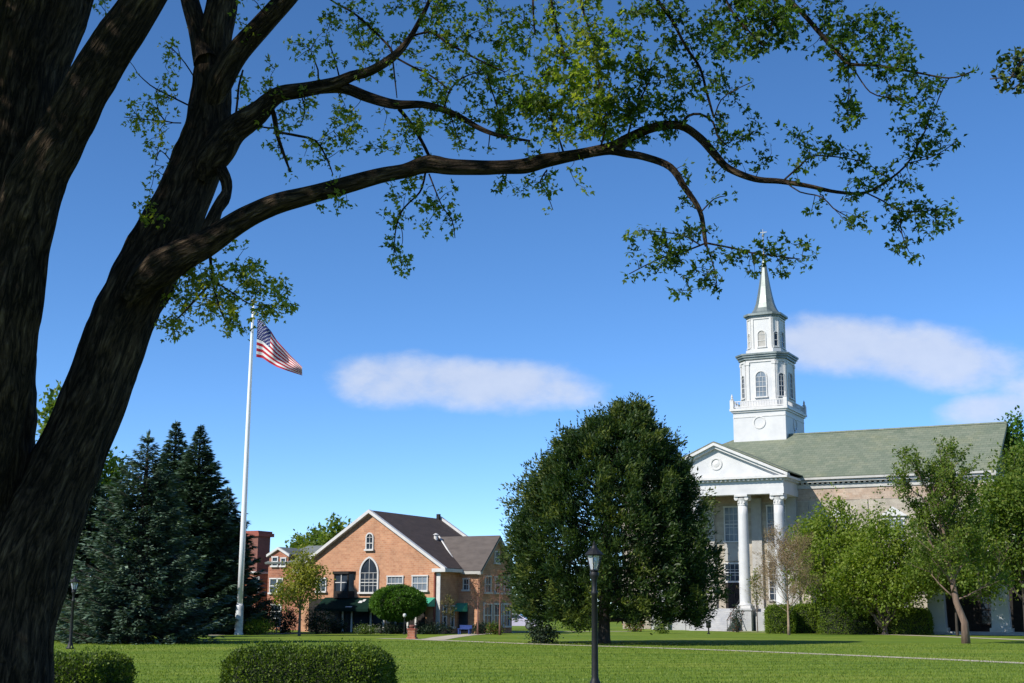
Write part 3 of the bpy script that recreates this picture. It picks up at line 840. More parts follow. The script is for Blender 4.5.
# --- steeple
TQ = 16.75; HB = 2.85; HBY = 3.6
_before = set(ch.children)
zb1 = CF.front(760, 411.5, TQ-HBY)[1]
tw = MB().box(-HB, HB, TQ-HBY, TQ+HBY, 15.5, zb1).build('tower', M['white'], ch)
mb = MB()
for ang in (0, PI/2, PI, -PI/2):
    T = Matrix.Translation((0, TQ, 0)) @ Matrix.Rotation(ang, 4, 'Z')
    zc = (zb1+ZR)/2+.1
    o_ = arc_pts(0, zc, .68, 0, 2*PI, 18); i_ = arc_pts(0, zc, .56, 0, 2*PI, 18)
    hd, hwid = (HBY, HB) if abs(math.cos(ang)) > .5 else (HB, HBY)
    for i in range(18): mb.prism_y([i_[i], o_[i], o_[i+1], i_[i+1]], -hd-.07, -hd+.02, T)
    mb.box(-hwid+.05, hwid-.05, -hd-.05, -hd+.02, zb1-.55, zb1-.42, T)
mb.build('moulding', M['white_trim'], tw)
MB().box(HB, HB+.03, TQ-.35, TQ+.35, ZR-.3, ZR+1.0).build('louvre', M['glass'], tw)
mb = MB(); mb.box(-HB-.15, HB+.15, TQ-HBY-.15, TQ+HBY+.15, zb1, zb1+.18); mb.box(-HB-.3, HB+.3, TQ-HBY-.3, TQ+HBY+.3, zb1+.18, zb1+.42)
mb.build('tower_cornice', M['white_trim'], ch)
zb2 = zb1+.42
for ang in (0, PI/2, PI, -PI/2):
    T = Matrix.Translation((0, TQ, 0)) @ Matrix.Rotation(ang, 4, 'Z'); mb = MB()
    ed, e = (HBY+.06, HB+.06) if abs(math.cos(ang)) > .5 else (HB+.06, HBY+.06)
    mb.box(-e+.2, e-.2, -ed-.06, -ed+.06, zb2+.72, zb2+.82, T); mb.box(-e+.2, e-.2, -ed-.06, -ed+.06, zb2+.12, zb2+.22, T)
    for k in range(19):
        x = -e+.35 + (2*e-.7)*k/18
        mb.box(x-.035, x+.035, -ed-.035, -ed+.035, zb2+.22, zb2+.72, T)
    mb.build('balustrade', M['white_trim'], ch)
    fp = MB(); fp.box(-e-.2, -e+.2, -ed-.2, -ed+.2, zb2, zb2+.95, T)
    fp.lathe([(.12, zb2+.95), (.2, zb2+1.05), (.1, zb2+1.15), (.13, zb2+1.3), (.03, zb2+1.6)], 8, -e, -ed, T)
    fp.build('corner_post', M['white_trim'], ch)
c8 = 1/math.cos(PI/8)
CHF = .65                              # half width of a main face over the half width of the square
def octa(mbx, ap, z0, z1):
    a, h = ap, ap*CHF
    mbx.prism_z([(-h, TQ-a), (h, TQ-a), (a, TQ-h), (a, TQ+h), (h, TQ+a), (-h, TQ+a), (-a, TQ+h), (-a, TQ-h)], z0, z1)
def face(k, ap):
    """half width and distance from the axis of side k of the chamfered square"""
    return (ap*CHF, ap) if k % 2 == 0 else (ap*(1-CHF)/math.sqrt(2), ap*(1+CHF)/math.sqrt(2))
zo2 = CF.front(758, 356.5, TQ-2.5)[1]
mb = MB(); octa(mb, 2.62, zb2, zb2+1.0); octa(mb, 2.5, zb2+1.0, zo2-.3)
bel = mb.build('belfry', M['white'], ch)
mb = MB()
for k in range(8):
    T = Matrix.Translation((0, TQ, 0)) @ Matrix.Rotation(k*PI/4, 4, 'Z')
    hw, dst = face(k, 2.5); pw = .16 if k % 2 == 0 else .09
    for s in (-1, 1):
        x = s*(hw-pw-.04)
        mb.box(x-pw, x+pw, -dst-.09, -dst+.02, zb2+1.0, zo2-.62, T)
        mb.box(x-pw-.05, x+pw+.05, -dst-.14, -dst+.03, zo2-.9, zo2-.62, T)
    mb.box(-hw*.98, hw*.98, -dst-.1, -dst+.02, zo2-.6, zo2-.42, T)
mb.build('pilaster', M['white_trim'], bel)
for k in range(8):
    a = k*PI/4; n_ = Vector((math.sin(a), -math.cos(a), 0))*(face(k, 2.5)[1]+.002)
    window(ch, (n_.x, TQ+n_.y, zb2+1.35), a, 1.12 if k % 2 == 0 else .6, 2.15, 3 if k % 2 == 0 else 2, 4, 'round', glass=M['glass_pale'] if k == 0 else None, casing=.11, bar=.035)
mb = MB(); octa(mb, 2.72, zo2-.3, zo2-.05); octa(mb, 2.86, zo2-.05, zo2+.16); octa(mb, 2.98, zo2+.16, zo2+.34)
mb.build('belfry_cornice', M['lead'], ch)
zo3 = CF.front(767, 315, TQ-1.9)[1]
mb = MB(); octa(mb, 1.95, zo2+.34, zo2+.95); octa(mb, 1.75, zo2+.95, zo3-.1)
lan = mb.build('lantern', M['white'], ch)
mb = MB()
for k in range(8):
    T = Matrix.Translation((0, TQ, 0)) @ Matrix.Rotation(k*PI/4, 4, 'Z'); hw, dst = face(k, 1.75); pw = .11 if k % 2 == 0 else .07
    for s in (-1, 1): x = s*(hw-pw-.03); mb.box(x-pw, x+pw, -dst-.08, -dst+.02, zo2+.95, zo3-.35, T)
    mb.box(-hw*.98, hw*.98, -dst-.09, -dst+.02, zo3-.34, zo3-.22, T)
mb.build('pilaster', M['white_trim'], lan)
for k in range(8):
    a = k*PI/4; n_ = Vector((math.sin(a), -math.cos(a), 0))*(face(k, 1.75)[1]+.002)
    T = (n_.x, TQ+n_.y, zo2+1.2)
    window(ch, T, a, .8 if k % 2 == 0 else .42, 1.35, 1, 2, 'round', glass=M['stone_grey'] if k in (0, 7) else None, casing=.08, bar=.03, name='louvre')
mb = MB(); octa(mb, 1.9, zo3-.1, zo3+.08); octa(mb, 2.1, zo3+.08, zo3+.3)
mb.build('lantern_cornice', M['lead'], ch)
ztip = CF.front(766.5, 258, TQ)[1]; H = ztip-zo3-.3
prof = [(1.85, 0), (1.45, .05), (1.17, .12), (.96, .21), (.78, .34), (.6, .5), (.43, .68), (.27, .85), (.13, 1.0)]
sp_ = MB().lathe([(r*c8, zo3+.3+t*H) for r, t in prof], 8, 0, TQ, None, PI/8).build('spire', M['lead'], ch)
zf = CF.front(765, 229, TQ)[1]
mb = MB(); mb.lathe([(.14, ztip-.05), (.26, ztip+.15), (.12, ztip+.4), (.06, ztip+.6), (.05, zf-.9), (.17, zf-.75), (.05, zf-.58), (.03, zf)], 10, 0, TQ)
mb.box(-.4, .45, TQ-.015, TQ+.015, zf-.40, zf-.33); mb.prism_y([(-.55, zf-.365), (-.32, zf-.25), (-.32, zf-.48)], TQ-.015, TQ+.015)
mb.build('weathervane', M['gold'], sp_)

for o_ in ch.children:
    if o_ not in _before: o_.location.x = .45       # the steeple stands a little right of the portico axis

# ================================================================== PILLARED BUILDING on the right
PB0 = P(929, 612, 111.0); PB = Frame((PB0[0], PB0[1]), TH)
pb = empty('building', (PB0[0], PB0[1], 0), -TH, 'white pillared building half hidden behind the trees at the right edge', 'building')
zev = PB.front(1000, 547, 0)[1]
MB().box(-.6, 15, -.4, 6.5, 0, .25).build('floor_slab', M['step'], pb)
MB().box(.8, 15, 3.0, 8.0, .252, zev).build('wall', M['dark_wood_and_shade'], pb)  # deep porch shade painted in as a dark wall colour
mb = MB(); mb.box(-.7, 15.2, -.5, 8.4, zev, zev+.75); mb.box(-1.0, 15.4, -.8, 8.6, zev+.75, zev+.95); mb.build('roof', M['white_trim'], pb)
for px in (937, 1001, 1062):
    s_, _ = PB.front(px, 620, 0)
    T = Matrix.Translation((s_, .25, 0))
    p_ = MB(); p_.prism_y([(-.72, .252), (.72, .252), (.52, zev-.5), (-.52, zev-.5)], -.5, .5, T).build('pillar', M['white'], pb)
    p2 = MB().box(-.85, .85, -.62, .62, .25, .55, T); p2.box(-.75, .75, -.6, .6, zev-.5, zev-.003, T); p2.build('pillar_moulding', M['white_trim'], pb)
for x in (4.2, 8.6): window(pb, (x, 3.0, .9), 0, 1.1, 2.2, 2, 4, frame=M['dark_wood_and_shade'])

# ================================================================== BRICK BUILDING
BF = Frame((-10.95, 105.0), TH)
bb = empty('brick_building', (-10.95, 105.0, 0), -TH, 'orange brick gabled building with a dark brown roof and green awnings', 'building')
gz = BF.front(370, 510.5, 0)[1]; ez = 5.15; GW = 6.4; sl_ = (gz-ez)/GW
MB().prism_y([(-GW, 0), (GW, 0), (GW, ez-.15), (0, gz-.15), (-GW, ez-.15)], 0, 10.6).build('wall', M['brick'], bb)
rf = MB(); OV = .5
for s in (-1, 1):
    q = [(0, -.02, gz+.02), (s*(GW+OV), -.02, ez+.02-sl_*OV), (s*(GW+OV), 10.5, ez+.02-sl_*OV), (0, 10.5, gz+.02)]
    rf.slab(q if s > 0 else q[::-1], .16)
rfo = rf.build('roof', M['roof_brown'], bb)
for y0, y1, up in ((-.36, .0, .03), (10.5, 10.85, .22)):
    mb = MB()
    for s in (-1, 1):
        xe = GW+OV+.06 if y0 < 1 else 3.5
        mb.prism_y([(0, gz+up+.03), (s*xe, gz-sl_*xe+up+.03), (s*xe, gz-sl_*xe+up-.22), (0, gz+up-.24)], y0, y1)
    mb.build('rake_board', M['white_trim'], bb)
for s in (-1, 1):
    a, b_ = sorted((s*(GW-.55), s*(GW+.62))); MB().box(a, b_, -.4, .1, ez-.62, ez-.36).build('eave_return', M['white_trim'], bb)
MB().box(GW+.05, GW+.62, .1, 2.66, ez-.6, ez-.36).build('gutter', M['white_trim'], bb)
MB().box(-.14, .14, 10.25, 10.49, gz-.1, gz+.4).build('vent', M['dark_wood_and_shade'], bb)
vs_ = BF.front(422, 532, 4)
mb = MB(); mb.lathe([(.16, 0), (.16, .35), (.26, .42), (.05, .55)], 8, 3.2, 4.6, Matrix.Translation((0, 0, gz-sl_*3.2-.05))); mb.build('roof_vent', M['white_trim'], bb)
def bwin(x0, x1, y0, y1, q=0, **kw):
    s0, z1 = BF.front(x0, y0, q); s1, z0 = BF.front(x1, y1, q)
    kw.setdefault('casing', .085); kw.setdefault('bar', .03)
    return window(bb, ((s0+s1)/2, q, z0), 0, s1-s0-.15, z1-z0-.15, **kw)
bwin(366.5, 373.5, 535.5, 549, arch='round', nx=2, nz=2, casing=.1)
bwin(387.5, 403.5, 575, 590, nx=4, nz=2, glass=M['glass_pale'])
bwin(412.5, 428, 574.5, 590, nx=3, nz=2, glass=M['glass_pale'])
bwin(316.5, 326.5, 577, 591, nx=2, nz=2)
ga = bwin(360.5, 378, 571, 592, arch='gothic', nx=4, nz=3, casing=.13)
# dark bay left of the arched window
s0, z1 = BF.front(334, 574, -.45); s1, z0 = BF.front(348, 591, -.45)
mb = MB(); mb.prism_z([(s0, -.45), (s1, -.45), (s1+.3, -.004), (s0-.3, -.004)], z0-.55, z0); mb.prism_z([(s0-.06, -.55), (s1+.06, -.55), (s1+.4, -.004), (s0-.4, -.004)], z1, z1+.2)
for x in (s0+.06, s1-.06): mb.box(x-.06, x+.06, -.45, -.36, z0, z1)
by = mb.build('bay_window', M['dark_wood_and_shade'], bb)
MB().prism_z([(s0+.05, -.40), (s1-.05, -.40), (s1+.22, -.006), (s0-.22, -.006)], z0+.002, z1-.002).build('pane', M['glass'], by)
mb = MB(); mb.box((s0+s1)/2-.03, (s0+s1)/2+.03, -.44, -.402, z0, z1); mb.box(s0+.12, s1-.12, -.44, -.404, (z0+z1)/2-.03, (z0+z1)/2+.03); mb.build('glazing_bar', M['white_trim'], by)
# ground floor: shopfront panel, its dark colour stands in for shade behind the awnings
s0, _ = BF.front(309, 625, 0); s1, _ = BF.front(425, 625, 0)
MB().box(s0, s1, -.12, -.003, .02, 2.55).build('shopfront', M['dark_wood_and_shade'], bb)
mb = MB()
for px in (343, 352, 371, 384, 396, 408, 416):
    s_, _ = BF.front(px, 620, -.12); mb.box(s_-.07, s_+.07, -.2, -.121, .02, 2.4)
mb.build('shopfront_post', M['white_trim'], bb)
for a, b_ in ((326, 340), (345, 350), (354, 369), (373, 382), (386, 394), (398, 406)):
    x0, _ = BF.front(a, 620, -.12); x1, _ = BF.front(b_, 620, -.12)
    MB().box(x0, x1, -.14, -.122, .7, 2.1).build('pane', M['glass'], bb)
def awning(px0, px1, pyt, pyb, mat, q=0, out=1.1, letter=False):
    s0, z1 = BF.front(px0, pyt, q); s1, _ = BF.front(px1, pyt, q); z0 = BF.front((px0+px1)/2, pyb, q-out)[1]
    mb = MB(); mb.prism_x([(q-.13, z1), (q-out, z0+.22), (q-out, z0), (q-out+.04, z0), (q-out+.04, z0+.2), (q-.13, z1-.06)], s0, s1)
    for x in (s0+.01, s1-.03): mb.prism_x([(q-.13, z1-.06), (q-out+.04, z0+.2), (q-out+.04, z0), (q-.13, z0)], x, x+.02)
    o = mb.build('awning', mat, bb)
    if letter:                       # white scroll and underline painted on the canvas
        lt = MB(); sl2 = (z1-z0-.22)/(out-.13)
        def onaw(f, g): return (s0+(s1-s0)*f, q-out+(out-.13)*g-.02, z0+.22+sl2*(out-.13)*g+.012)
        def strip(f0, f1, g0, g1): lt.slab([onaw(f0, g0), onaw(f1, g0), onaw(f1, g1), onaw(f0, g1)], .008)
        strip(.56, .68, .12, .18); strip(.72, .79, .5, .7); strip(.77, .82, .62, .82)
        lt.build('lettering', M['white_trim'], o)
    return o
awning(326, 379, 597.5, 611.5, M['awning_dark'], letter=True, out=1.5)
awning(421, 436, 597.5, 606.5, M['awning'])
# downpipe at the corner
s_, _ = BF.front(435, 600, 0)
MB().tube([(s_, -.1, .1), (s_, -.1, ez-.7)], .07, 6).build('downpipe', M['tile_red'], bb)
s_, _ = BF.front(438.5, 600, 0)
MB().box(GW-.32, GW+.003, -.06, -.002, .1, ez-.65).build('corner_board', M['white_trim'], bb)
# wing
WQ, WX = 2.7, 8.25; wz = 7.5; we = 5.05
ww = MB(); ww.prism_x([(WQ, 0), (WQ+5.4, 0), (WQ+5.4, we-.1), (WQ+2.7, wz-.12), (WQ, we-.1)], GW-3, WX)
ww.build('wing_wall', M['brick'], bb)
mb = MB()
for s in (-1, 1):
    ye = WQ+2.7+s*3.1; zee = we-(wz-we)/2.7*.4
    q = [(3.0, WQ+2.7, wz), (6.75, ye, zee), (WX+.35, ye, zee), (WX+.35, WQ+2.7, wz)]
    mb.slab(q if s < 0 else q[::-1], .14)
mb.build('wing_roof', M['roof_grey'], bb)
p0 = Vector((3.05, WQ+2.66, wz+.03)); p1 = Vector((6.78, WQ-.38, we-.33))
MB().tube([p0, p1], .07, 5).build('valley_flashing', M['white_trim'], bb)
mb = MB(); mb.box(6.78, WX+.3, WQ-.42, WQ-.003, we-.62, we-.40)
for s in (-1, 1):
    ye = WQ+2.7+s*3.1; zee = we-(wz-we)/2.7*.4-.15
    mb.prism_x([(ye, zee), (WQ+2.7, wz-.15), (WQ+2.7, wz-.3), (ye, zee-.15)], WX+.04, WX+.34)
mb.build('wing_trim', M['stone_grey'], bb)
bwin(463.5, 469.5, 577.5, 589.5, q=WQ, nx=2, nz=2, casing=.09)
awning(456.5, 468.5, 603, 611.5, M['awning'], q=WQ, out=.9)
s0, _ = BF.front(459, 620, WQ); s1, _ = BF.front(468, 620, WQ)
MB().box(s0, s1, WQ-.06, WQ-.002, .2, 1.9).build('shop_window', M['glass'], bb)
# inner side wall (faces right, in shade)
for px in (443.5, 452):
    q_, _ = BF.side(px, 600, GW)
    window(bb, (GW+.002, min(max(q_, .6), 2.2), .5), PI/2, .42, 1.5, 1, 2, casing=.07)
# gable end of the wing with shop windows
for q_, ww_ in ((4.0, 1.1), (5.6, 1.1), (7.1, .9)):
    window(bb, (WX+.002, q_, .55), PI/2, ww_, 1.6, 2, 2, casing=.12)
    window(bb, (WX+.002, q_, 3.1), PI/2, .8, 1.15, 2, 2, casing=.09)
window(bb, (WX+.002, WQ+2.7, 5.4), PI/2, .6, .8, 2, 2, casing=.08)

# ================================================================== OLD TOWN HALL (red brick, left)
TF0 = G(270, 631); TD = 117.0
TFO = P(270, 612, TD); TF = Frame((TFO[0], TFO[1]), TH)
th = empty('brick_house', (TFO[0], TFO[1], 0), -TH, 'red brick house with small gable and slate roof beside the flagpole', 'house')
def tz(px, py, q=0): return TF.front(px, py, q)
e_ = tz(270, 562)[1]
x0 = tz(267, 600)[0]; x1 = x0+7.5
MB().box(x0, x1, 0, 7, 0, e_).build('wall', M['brick_red'], th)
rz_ = tz(300, 546, 3.5)[1]
mb = MB(); mb.slab([(x0-.2, -.3, e_-.05), (x1+.3, -.3, e_-.05), (x1+.3, 3.5, rz_), (x0+1.6, 3.5, rz_)], .15); mb.slab([(x1+.3, 7.3, e_-.05), (x0-.2, 7.3, e_-.05), (x0+1.6, 3.5, rz_), (x1+.3, 3.5, rz_)], .15)
mb.build('roof', M['roof_slate'], th)
ga0, gz0 = tz(271, 556, -.02); ga1, _ = tz(288, 556, -.02); gap = tz(279.5, 549, -.02)[1]
mb = MB(); mb.prism_y([(ga0-.1, e_-1.4), (ga1+.1, e_-1.4), (ga1+.1, gz0), ((ga0+ga1)/2, gap), (ga0-.1, gz0)], -.1, 3.0)
dm = mb.build('dormer', M['brick_red'], th)
mb = MB()
for s in (-1, 1): mb.prism_y([((ga0+ga1)/2, gap+.16), ((ga0+ga1)/2+s*(ga1-ga0+.6)/2, gz0+.12), ((ga0+ga1)/2+s*(ga1-ga0+.6)/2, gz0-.1), ((ga0+ga1)/2, gap-.04)], -.3, -.1)
mb.build('rake_board', M['white_trim'], dm)
mb = MB(); gm, gh = (ga0+ga1)/2, (ga1-ga0+.5)/2
mb.slab([(gm, -.098, gap+.1), (gm-gh, -.098, gz0+.06), (gm-gh, 3.1, gz0+.06), (gm, 3.1, gap+.1)], .08); mb.slab([(gm, 3.1, gap+.1), (gm+gh, 3.1, gz0+.06), (gm+gh, -.098, gz0+.06), (gm, -.098, gap+.1)], .08)
mb.build('dormer_roof', M['roof_slate'], dm)
for (a, b_, c, d) in ((272.8, 278, 556.5, 565.5), (281.5, 286, 557.5, 565.5)):
    s0, z1 = tz(a, c, -.1); s1, z0 = tz(b_, d, -.1); window(th, ((s0+s1)/2, -.1, z0), 0, s1-s0-.1, z1-z0-.1, 1, 2, casing=.09)
for (a, b_, c, d) in ((270.5, 277, 578, 592.5), (278.2, 282.5, 578, 592.5), (272, 281, 604, 618)):
    s0, z1 = tz(a, c); s1, z0 = tz(b_, d); window(th, ((s0+s1)/2, 0, z0), 0, s1-s0-.1, z1-z0-.1, 1, 2, casing=.09)
# tower standing to its left
tw0 = P(262, 612, 119.5)
t2 = empty('brick_tower', (tw0[0], tw0[1], 0), -TH, 'square dark red brick tower with a red cap behind the spruces', 'tower')
KF = Frame((tw0[0], tw0[1]), TH)
xr, _ = KF.front(255.5, 600, 0); xl, _ = KF.front(238, 600, 0); zt = KF.front(262, 536, 0)[1]; zled = KF.front(262, 572, 0)[1]
MB().box(xl, xr, 0, 1.75, zled, zt).build('wall', M['brick_dark'], t2)
MB().box(xl-.03, xr+.03, -.08, 1.8, 0, zled-.12).build('lower_wall', M['brick_red'], t2)
MB().box(xl-.1, xr+.12, -.2, 1.9, zled-.12, zled+.05).build('ledge', M['white_trim'], t2)
mb = MB(); mb.box(xl-.15, xr+.2, -.2, 2.05, zt, zt+.3)
mb.box(xl-.02, xr+.05, -.1, 1.95, zt+.3, zt+.48)
mb.build('parapet', M['tile_red'], t2)
s0, z1 = KF.front(253.5, 578, -.08); s1, z0 = KF.front(258.5, 591, -.08)
window(t2, ((s0+s1)/2, -.08, z0), 0, s1-s0, z1-z0, 1, 2, casing=.09)

# ================================================================== FLAGPOLE AND FLAG
fb = G(238.5, 635); FD = fb[1]
ftop = None
lo, hi = 10, 60
for _ in range(40):
    mid = (lo+hi)/2
    if pix((fb[0], fb[1], mid))[1] > 305: lo = mid
    else: hi = mid
FH = lo
fp = empty('flagpole', fb, 0, 'very tall white tapering flagpole standing in front of the blue spruces', 'flagpole')
MB().lathe([(.20, 1.9), (.19, FH*.3), (.15, FH*.65), (.10, FH*.93), (.07, FH)], 20).build('pole', M['pole'], fp, True)
MB().lathe([(.33, 0), (.31, .1), (.27, .2), (.26, 1.85), (.21, 2.05)], 20).build('pole_base', M['pole_base'], fp, True)
MB().lathe([(.03, FH), (.09, FH+.08), (.16, FH+.2), (.16, FH+.3), (.08, FH+.42), (.01, FH+.46)], 14).build('finial', M['gold'], fp, True)
MB().tube([(.19, -.16, 1.4), (.17, -.12, FH*.5), (.10, -.06, FH-.1)], .012, 4).build('halyard', M['white_trim'], fp)

def flag():
    nu, nv = 44, 26
    def interp(pts, t): xs = np.linspace(0, 1, len(pts)); p = np.array(pts, float); return np.array([np.interp(t, xs, p[:, 0]), np.interp(t, xs, p[:, 1])])
    bot = [(256.2, 357), (262.5, 358), (269, 362.5), (277, 367), (288, 371), (302.2, 375.5)]
    top = [(257.4, 318), (263, 322), (271, 331), (276.5, 340), (289, 354), (302, 367)]
    V = []; A = []
    for j in range(nv+1):
        v = j/nv
        for i in range(nu+1):
            u = i/nu
            p = interp(bot, u)*(1-v) + interp(top, u)*v
            dp = FD - .15 + .55*u*math.sin(u*7.5 + v*3.2) + .22*math.sin(u*15-v*5)*u
            V.append(P(p[0], p[1], dp)); A.append((u, v, 0))
    V = np.array(V); Fc = []
    for j in range(nv):
        for i in range(nu): a = j*(nu+1)+i; Fc.append((a, a+1, a+nu+2, a+nu+1))
    m, nt, b = nt_new('flag_cloth'); L = nt.links.new
    at = nd(nt, 'ShaderNodeAttribute', attribute_name='fuv'); sp = nt.nodes.new('ShaderNodeSeparateXYZ'); L(at.outputs['Vector'], sp.inputs[0])
    def mt(op, a, b_=None):
        n = nt.nodes.new('ShaderNodeMath'); n.operation = op
        for i, x in enumerate((a, b_)):
            if x is None: continue
            if isinstance(x, (int, float)): n.inputs[i].default_value = x
            else: L(x, n.inputs[i])
        return n.outputs[0]
    u, v = sp.outputs[0], sp.outputs[1]
    stripe = mt('LESS_THAN', mt('MODULO', mt('MULTIPLY', v, 13.0), 2.0), 1.0)
    can = mt('MULTIPLY', mt('LESS_THAN', u, .4), mt('GREATER_THAN', v, 6/13))
    def dots(ox, oy):
        fu = mt('SUBTRACT', mt('FRACT', mt('ADD', mt('MULTIPLY', u, 15.0), ox)), .5); fv = mt('SUBTRACT', mt('FRACT', mt('ADD', mt('MULTIPLY', mt('SUBTRACT', v, 6/13), 9.3), oy)), .5)
        return mt('LESS_THAN', mt('ADD', mt('MULTIPLY', fu, fu), mt('MULTIPLY', fv, fv)), .022)
    st = mt('MAXIMUM', dots(0, 0), dots(.5, .5))
    m1 = nd(nt, 'ShaderNodeMixRGB'); m1.inputs[1].default_value = (.8, .78, .76, 1); m1.inputs[2].default_value = (.50, .010, .025, 1); L(stripe, m1.inputs[0])
    m2 = nd(nt, 'ShaderNodeMixRGB'); m2.inputs[1].default_value = (.010, .018, .13, 1); m2.inputs[2].default_value = (.75, .75, .75, 1); L(st, m2.inputs[0])
    m3 = nd(nt, 'ShaderNodeMixRGB'); L(can, m3.inputs[0]); L(m1.outputs[0], m3.inputs[1]); L(m2.outputs[0], m3.inputs[2])
    L(m3.outputs[0], b.inputs['Base Color']); b.inputs['Roughness'].default_value = .7
    tr = nt.nodes.new('ShaderNodeBsdfTranslucent'); L(m3.outputs[0], tr.inputs['Color'])
    mx = nd(nt, 'ShaderNodeMixShader'); mx.inputs[0].default_value = .3; L(b.outputs[0], mx.inputs[1]); L(tr.outputs[0], mx.inputs[2]); L(mx.outputs[0], nt.nodes['Material Output'].inputs['Surface'])
    o = np_mesh('flag', V, np.array(Fc), m)
    a = o.data.attributes.new('fuv', 'FLOAT_VECTOR', 'POINT'); a.data.foreach_set('vector', np.array(A, np.float32).ravel())
    o.data.polygons.foreach_set('use_smooth', [True]*len(o.data.polygons))
    tag(o, 'American flag with stars and stripes drooping from the top of the tall white pole', 'flag')
flag()

# ================================================================== LAMP POSTS
def lamp_post(loc, label, h=3.08):
    r = empty('street_lamp', loc, 0, label, 'lamp post', 'black lamp posts on the lawn')
    zl = h-.62
    mb = MB().lathe([(.17, 0), (.17, .05), (.12, .09), (.11, .2), (.08, .26), (.072, .3), (.06, zl-.5), (.075, zl-.48), (.075, zl-.44), (.05, zl-.40), (.055, zl-.2), (.09, zl-.12), (.10, zl-.06), (.06, zl)], 16)
    mb.build('pole', M['black_iron'], r, True)
    mb = MB()
    for k in range(6):
        a = k*PI/3+.3; ca, sa = math.cos(a), math.sin(a)
        mb.tube([(.09*ca, .09*sa, zl), (.165*ca, .165*sa, zl+.31)], .011, 5)
    mb.lathe([(.10, zl-.01), (.10, zl+.02)], 6, 0, 0, None, .3)
    mb.lathe([(.19, zl+.305), (.205, zl+.33), (.15, zl+.39), (.07, zl+.46), (.05, zl+.50), (.028, zl+.53), (.035, zl+.56), (.012, zl+.58), (.006, zl+.62)], 12, 0, 0, None, .3)
    ln = mb.build('lantern', M['black_iron'], r)
    m, nt, b = nt_new('lamp_glass')
    b.inputs['Base Color'].default_value = (.75, .77, .8, 1); b.inputs['Roughness'].default_value = .18; b.inputs['Transmission Weight'].default_value = .55
    MB().lathe([(.083, zl+.02), (.156, zl+.304)], 6, 0, 0, None, .3).build('glass', m, ln)
    MB().lathe([(.025, zl+.02), (.03, zl+.1), (.02, zl+.2), (.004, zl+.23)], 8).build('bulb', M['white'], ln)
    return r
LD = 28.3
lx = P(594.5, 600, LD)[0]
lamp1 = lamp_post((lx, LD, 0), 'black lamp post with clear lantern standing before the dark round evergreen')
g_ = G(70, 649)
lamp2 = copy_tree(lamp1); lamp2.location = tuple(g_); lamp2['label'] = 'black lamp post beside the big trunk, against the blue spruce'
zz = P(70, 575, g_[1])[2]; lamp2.scale = (zz/3.08,)*3

# small globe lamp by the clipped round tree
g_ = np.array([gx(404.7, 97), 97, 0])
gl = empty('globe_lamp', g_, 0, 'short lamp with white globe beside the clipped round tree', 'lamp')
MB().lathe([(.1, 0), (.1, .1), (.045, .16), (.04, 1.15), (.07, 1.2)], 10).build('pole', M['black_iron'], gl)
MB().lathe([(.04, 1.18), (.10, 1.23), (.13, 1.33), (.10, 1.43), (.03, 1.47)], 14).build('globe', M['white'], gl, True)

# squat brick pedestal by the path fork
g_ = G(412, 639)
pe = empty('pedestal', g_, R_(-12), 'squat red brick pedestal standing where the lawn path forks', 'pedestal')
MB().box(-.28, .28, -.28, .28, 0, .1).box(-.22, .22, -.22, .22, .1, .55).build('base', M['brick_red'], pe)
MB().box(-.26, .26, -.26, .26, .55, .62).build('cap', M['tile_red'], pe)
MB().lathe([(.1, .62), (.17, .68), (.2, .78), (.15, .82)], 12).build('bowl', M['brick_dark'], pe)

# low black bollard light in front of the church steps
g_ = G(708.7, 634)
bo = empty('bollard_light', g_, 0, 'short black bollard light on the lawn in front of church steps', 'bollard')
MB().lathe([(.13, 0), (.13, .05), (.06, .1), (.055, .45)], 12).build('post', M['black_iron'], bo)
MB().lathe([(.08, .45), (.19, .5), (.19, .85), (.21, .87), (.21, .93), (.04, 1.02)], 12).build('head', M['black_iron'], bo)

# blue bench by the teal awning
g_ = np.array([gx(465, 99), 99, 0])
be = empty('bench', g_, -TH+.1, 'low royal blue bench beneath the teal awning', 'bench')
MB().box(-.48, .48, -.25, .2, .36, .42).build('seat', M['blue'], be)
MB().box(-.48, .48, .18, .24, .42, .66).build('backrest', M['blue'], be)
for x in (-.45, .37):
    for y in (-.22, .1): MB().box(x, x+.08, y, y+.08, 0, .36).build('leg', M['blue'], be)

# white garden chair
g_ = G(281, 632.6)
wc = empty('garden_chair', g_, R_(60), 'white garden chair standing before the dark shrubs', 'chair')
MB().box(-.3, .3, -.3, .3, .38, .44).build('seat', M['white_trim'], wc)
mb = MB()
for k in range(5): mb.box(-.29+.12*k, -.2+.12*k, .27, .31, .44, 1.05)
mb.build('backrest', M['white_trim'], wc)
for x in (-.28, .22):
    for y in (-.28, .22): MB().box(x, x+.06, y, y+.06, 0, .38).build('leg', M['white_trim'], wc)
for x in (-.34, .28): MB().box(x, x+.06, -.3, .28, .6, .64).build('armrest', M['white_trim'], wc)

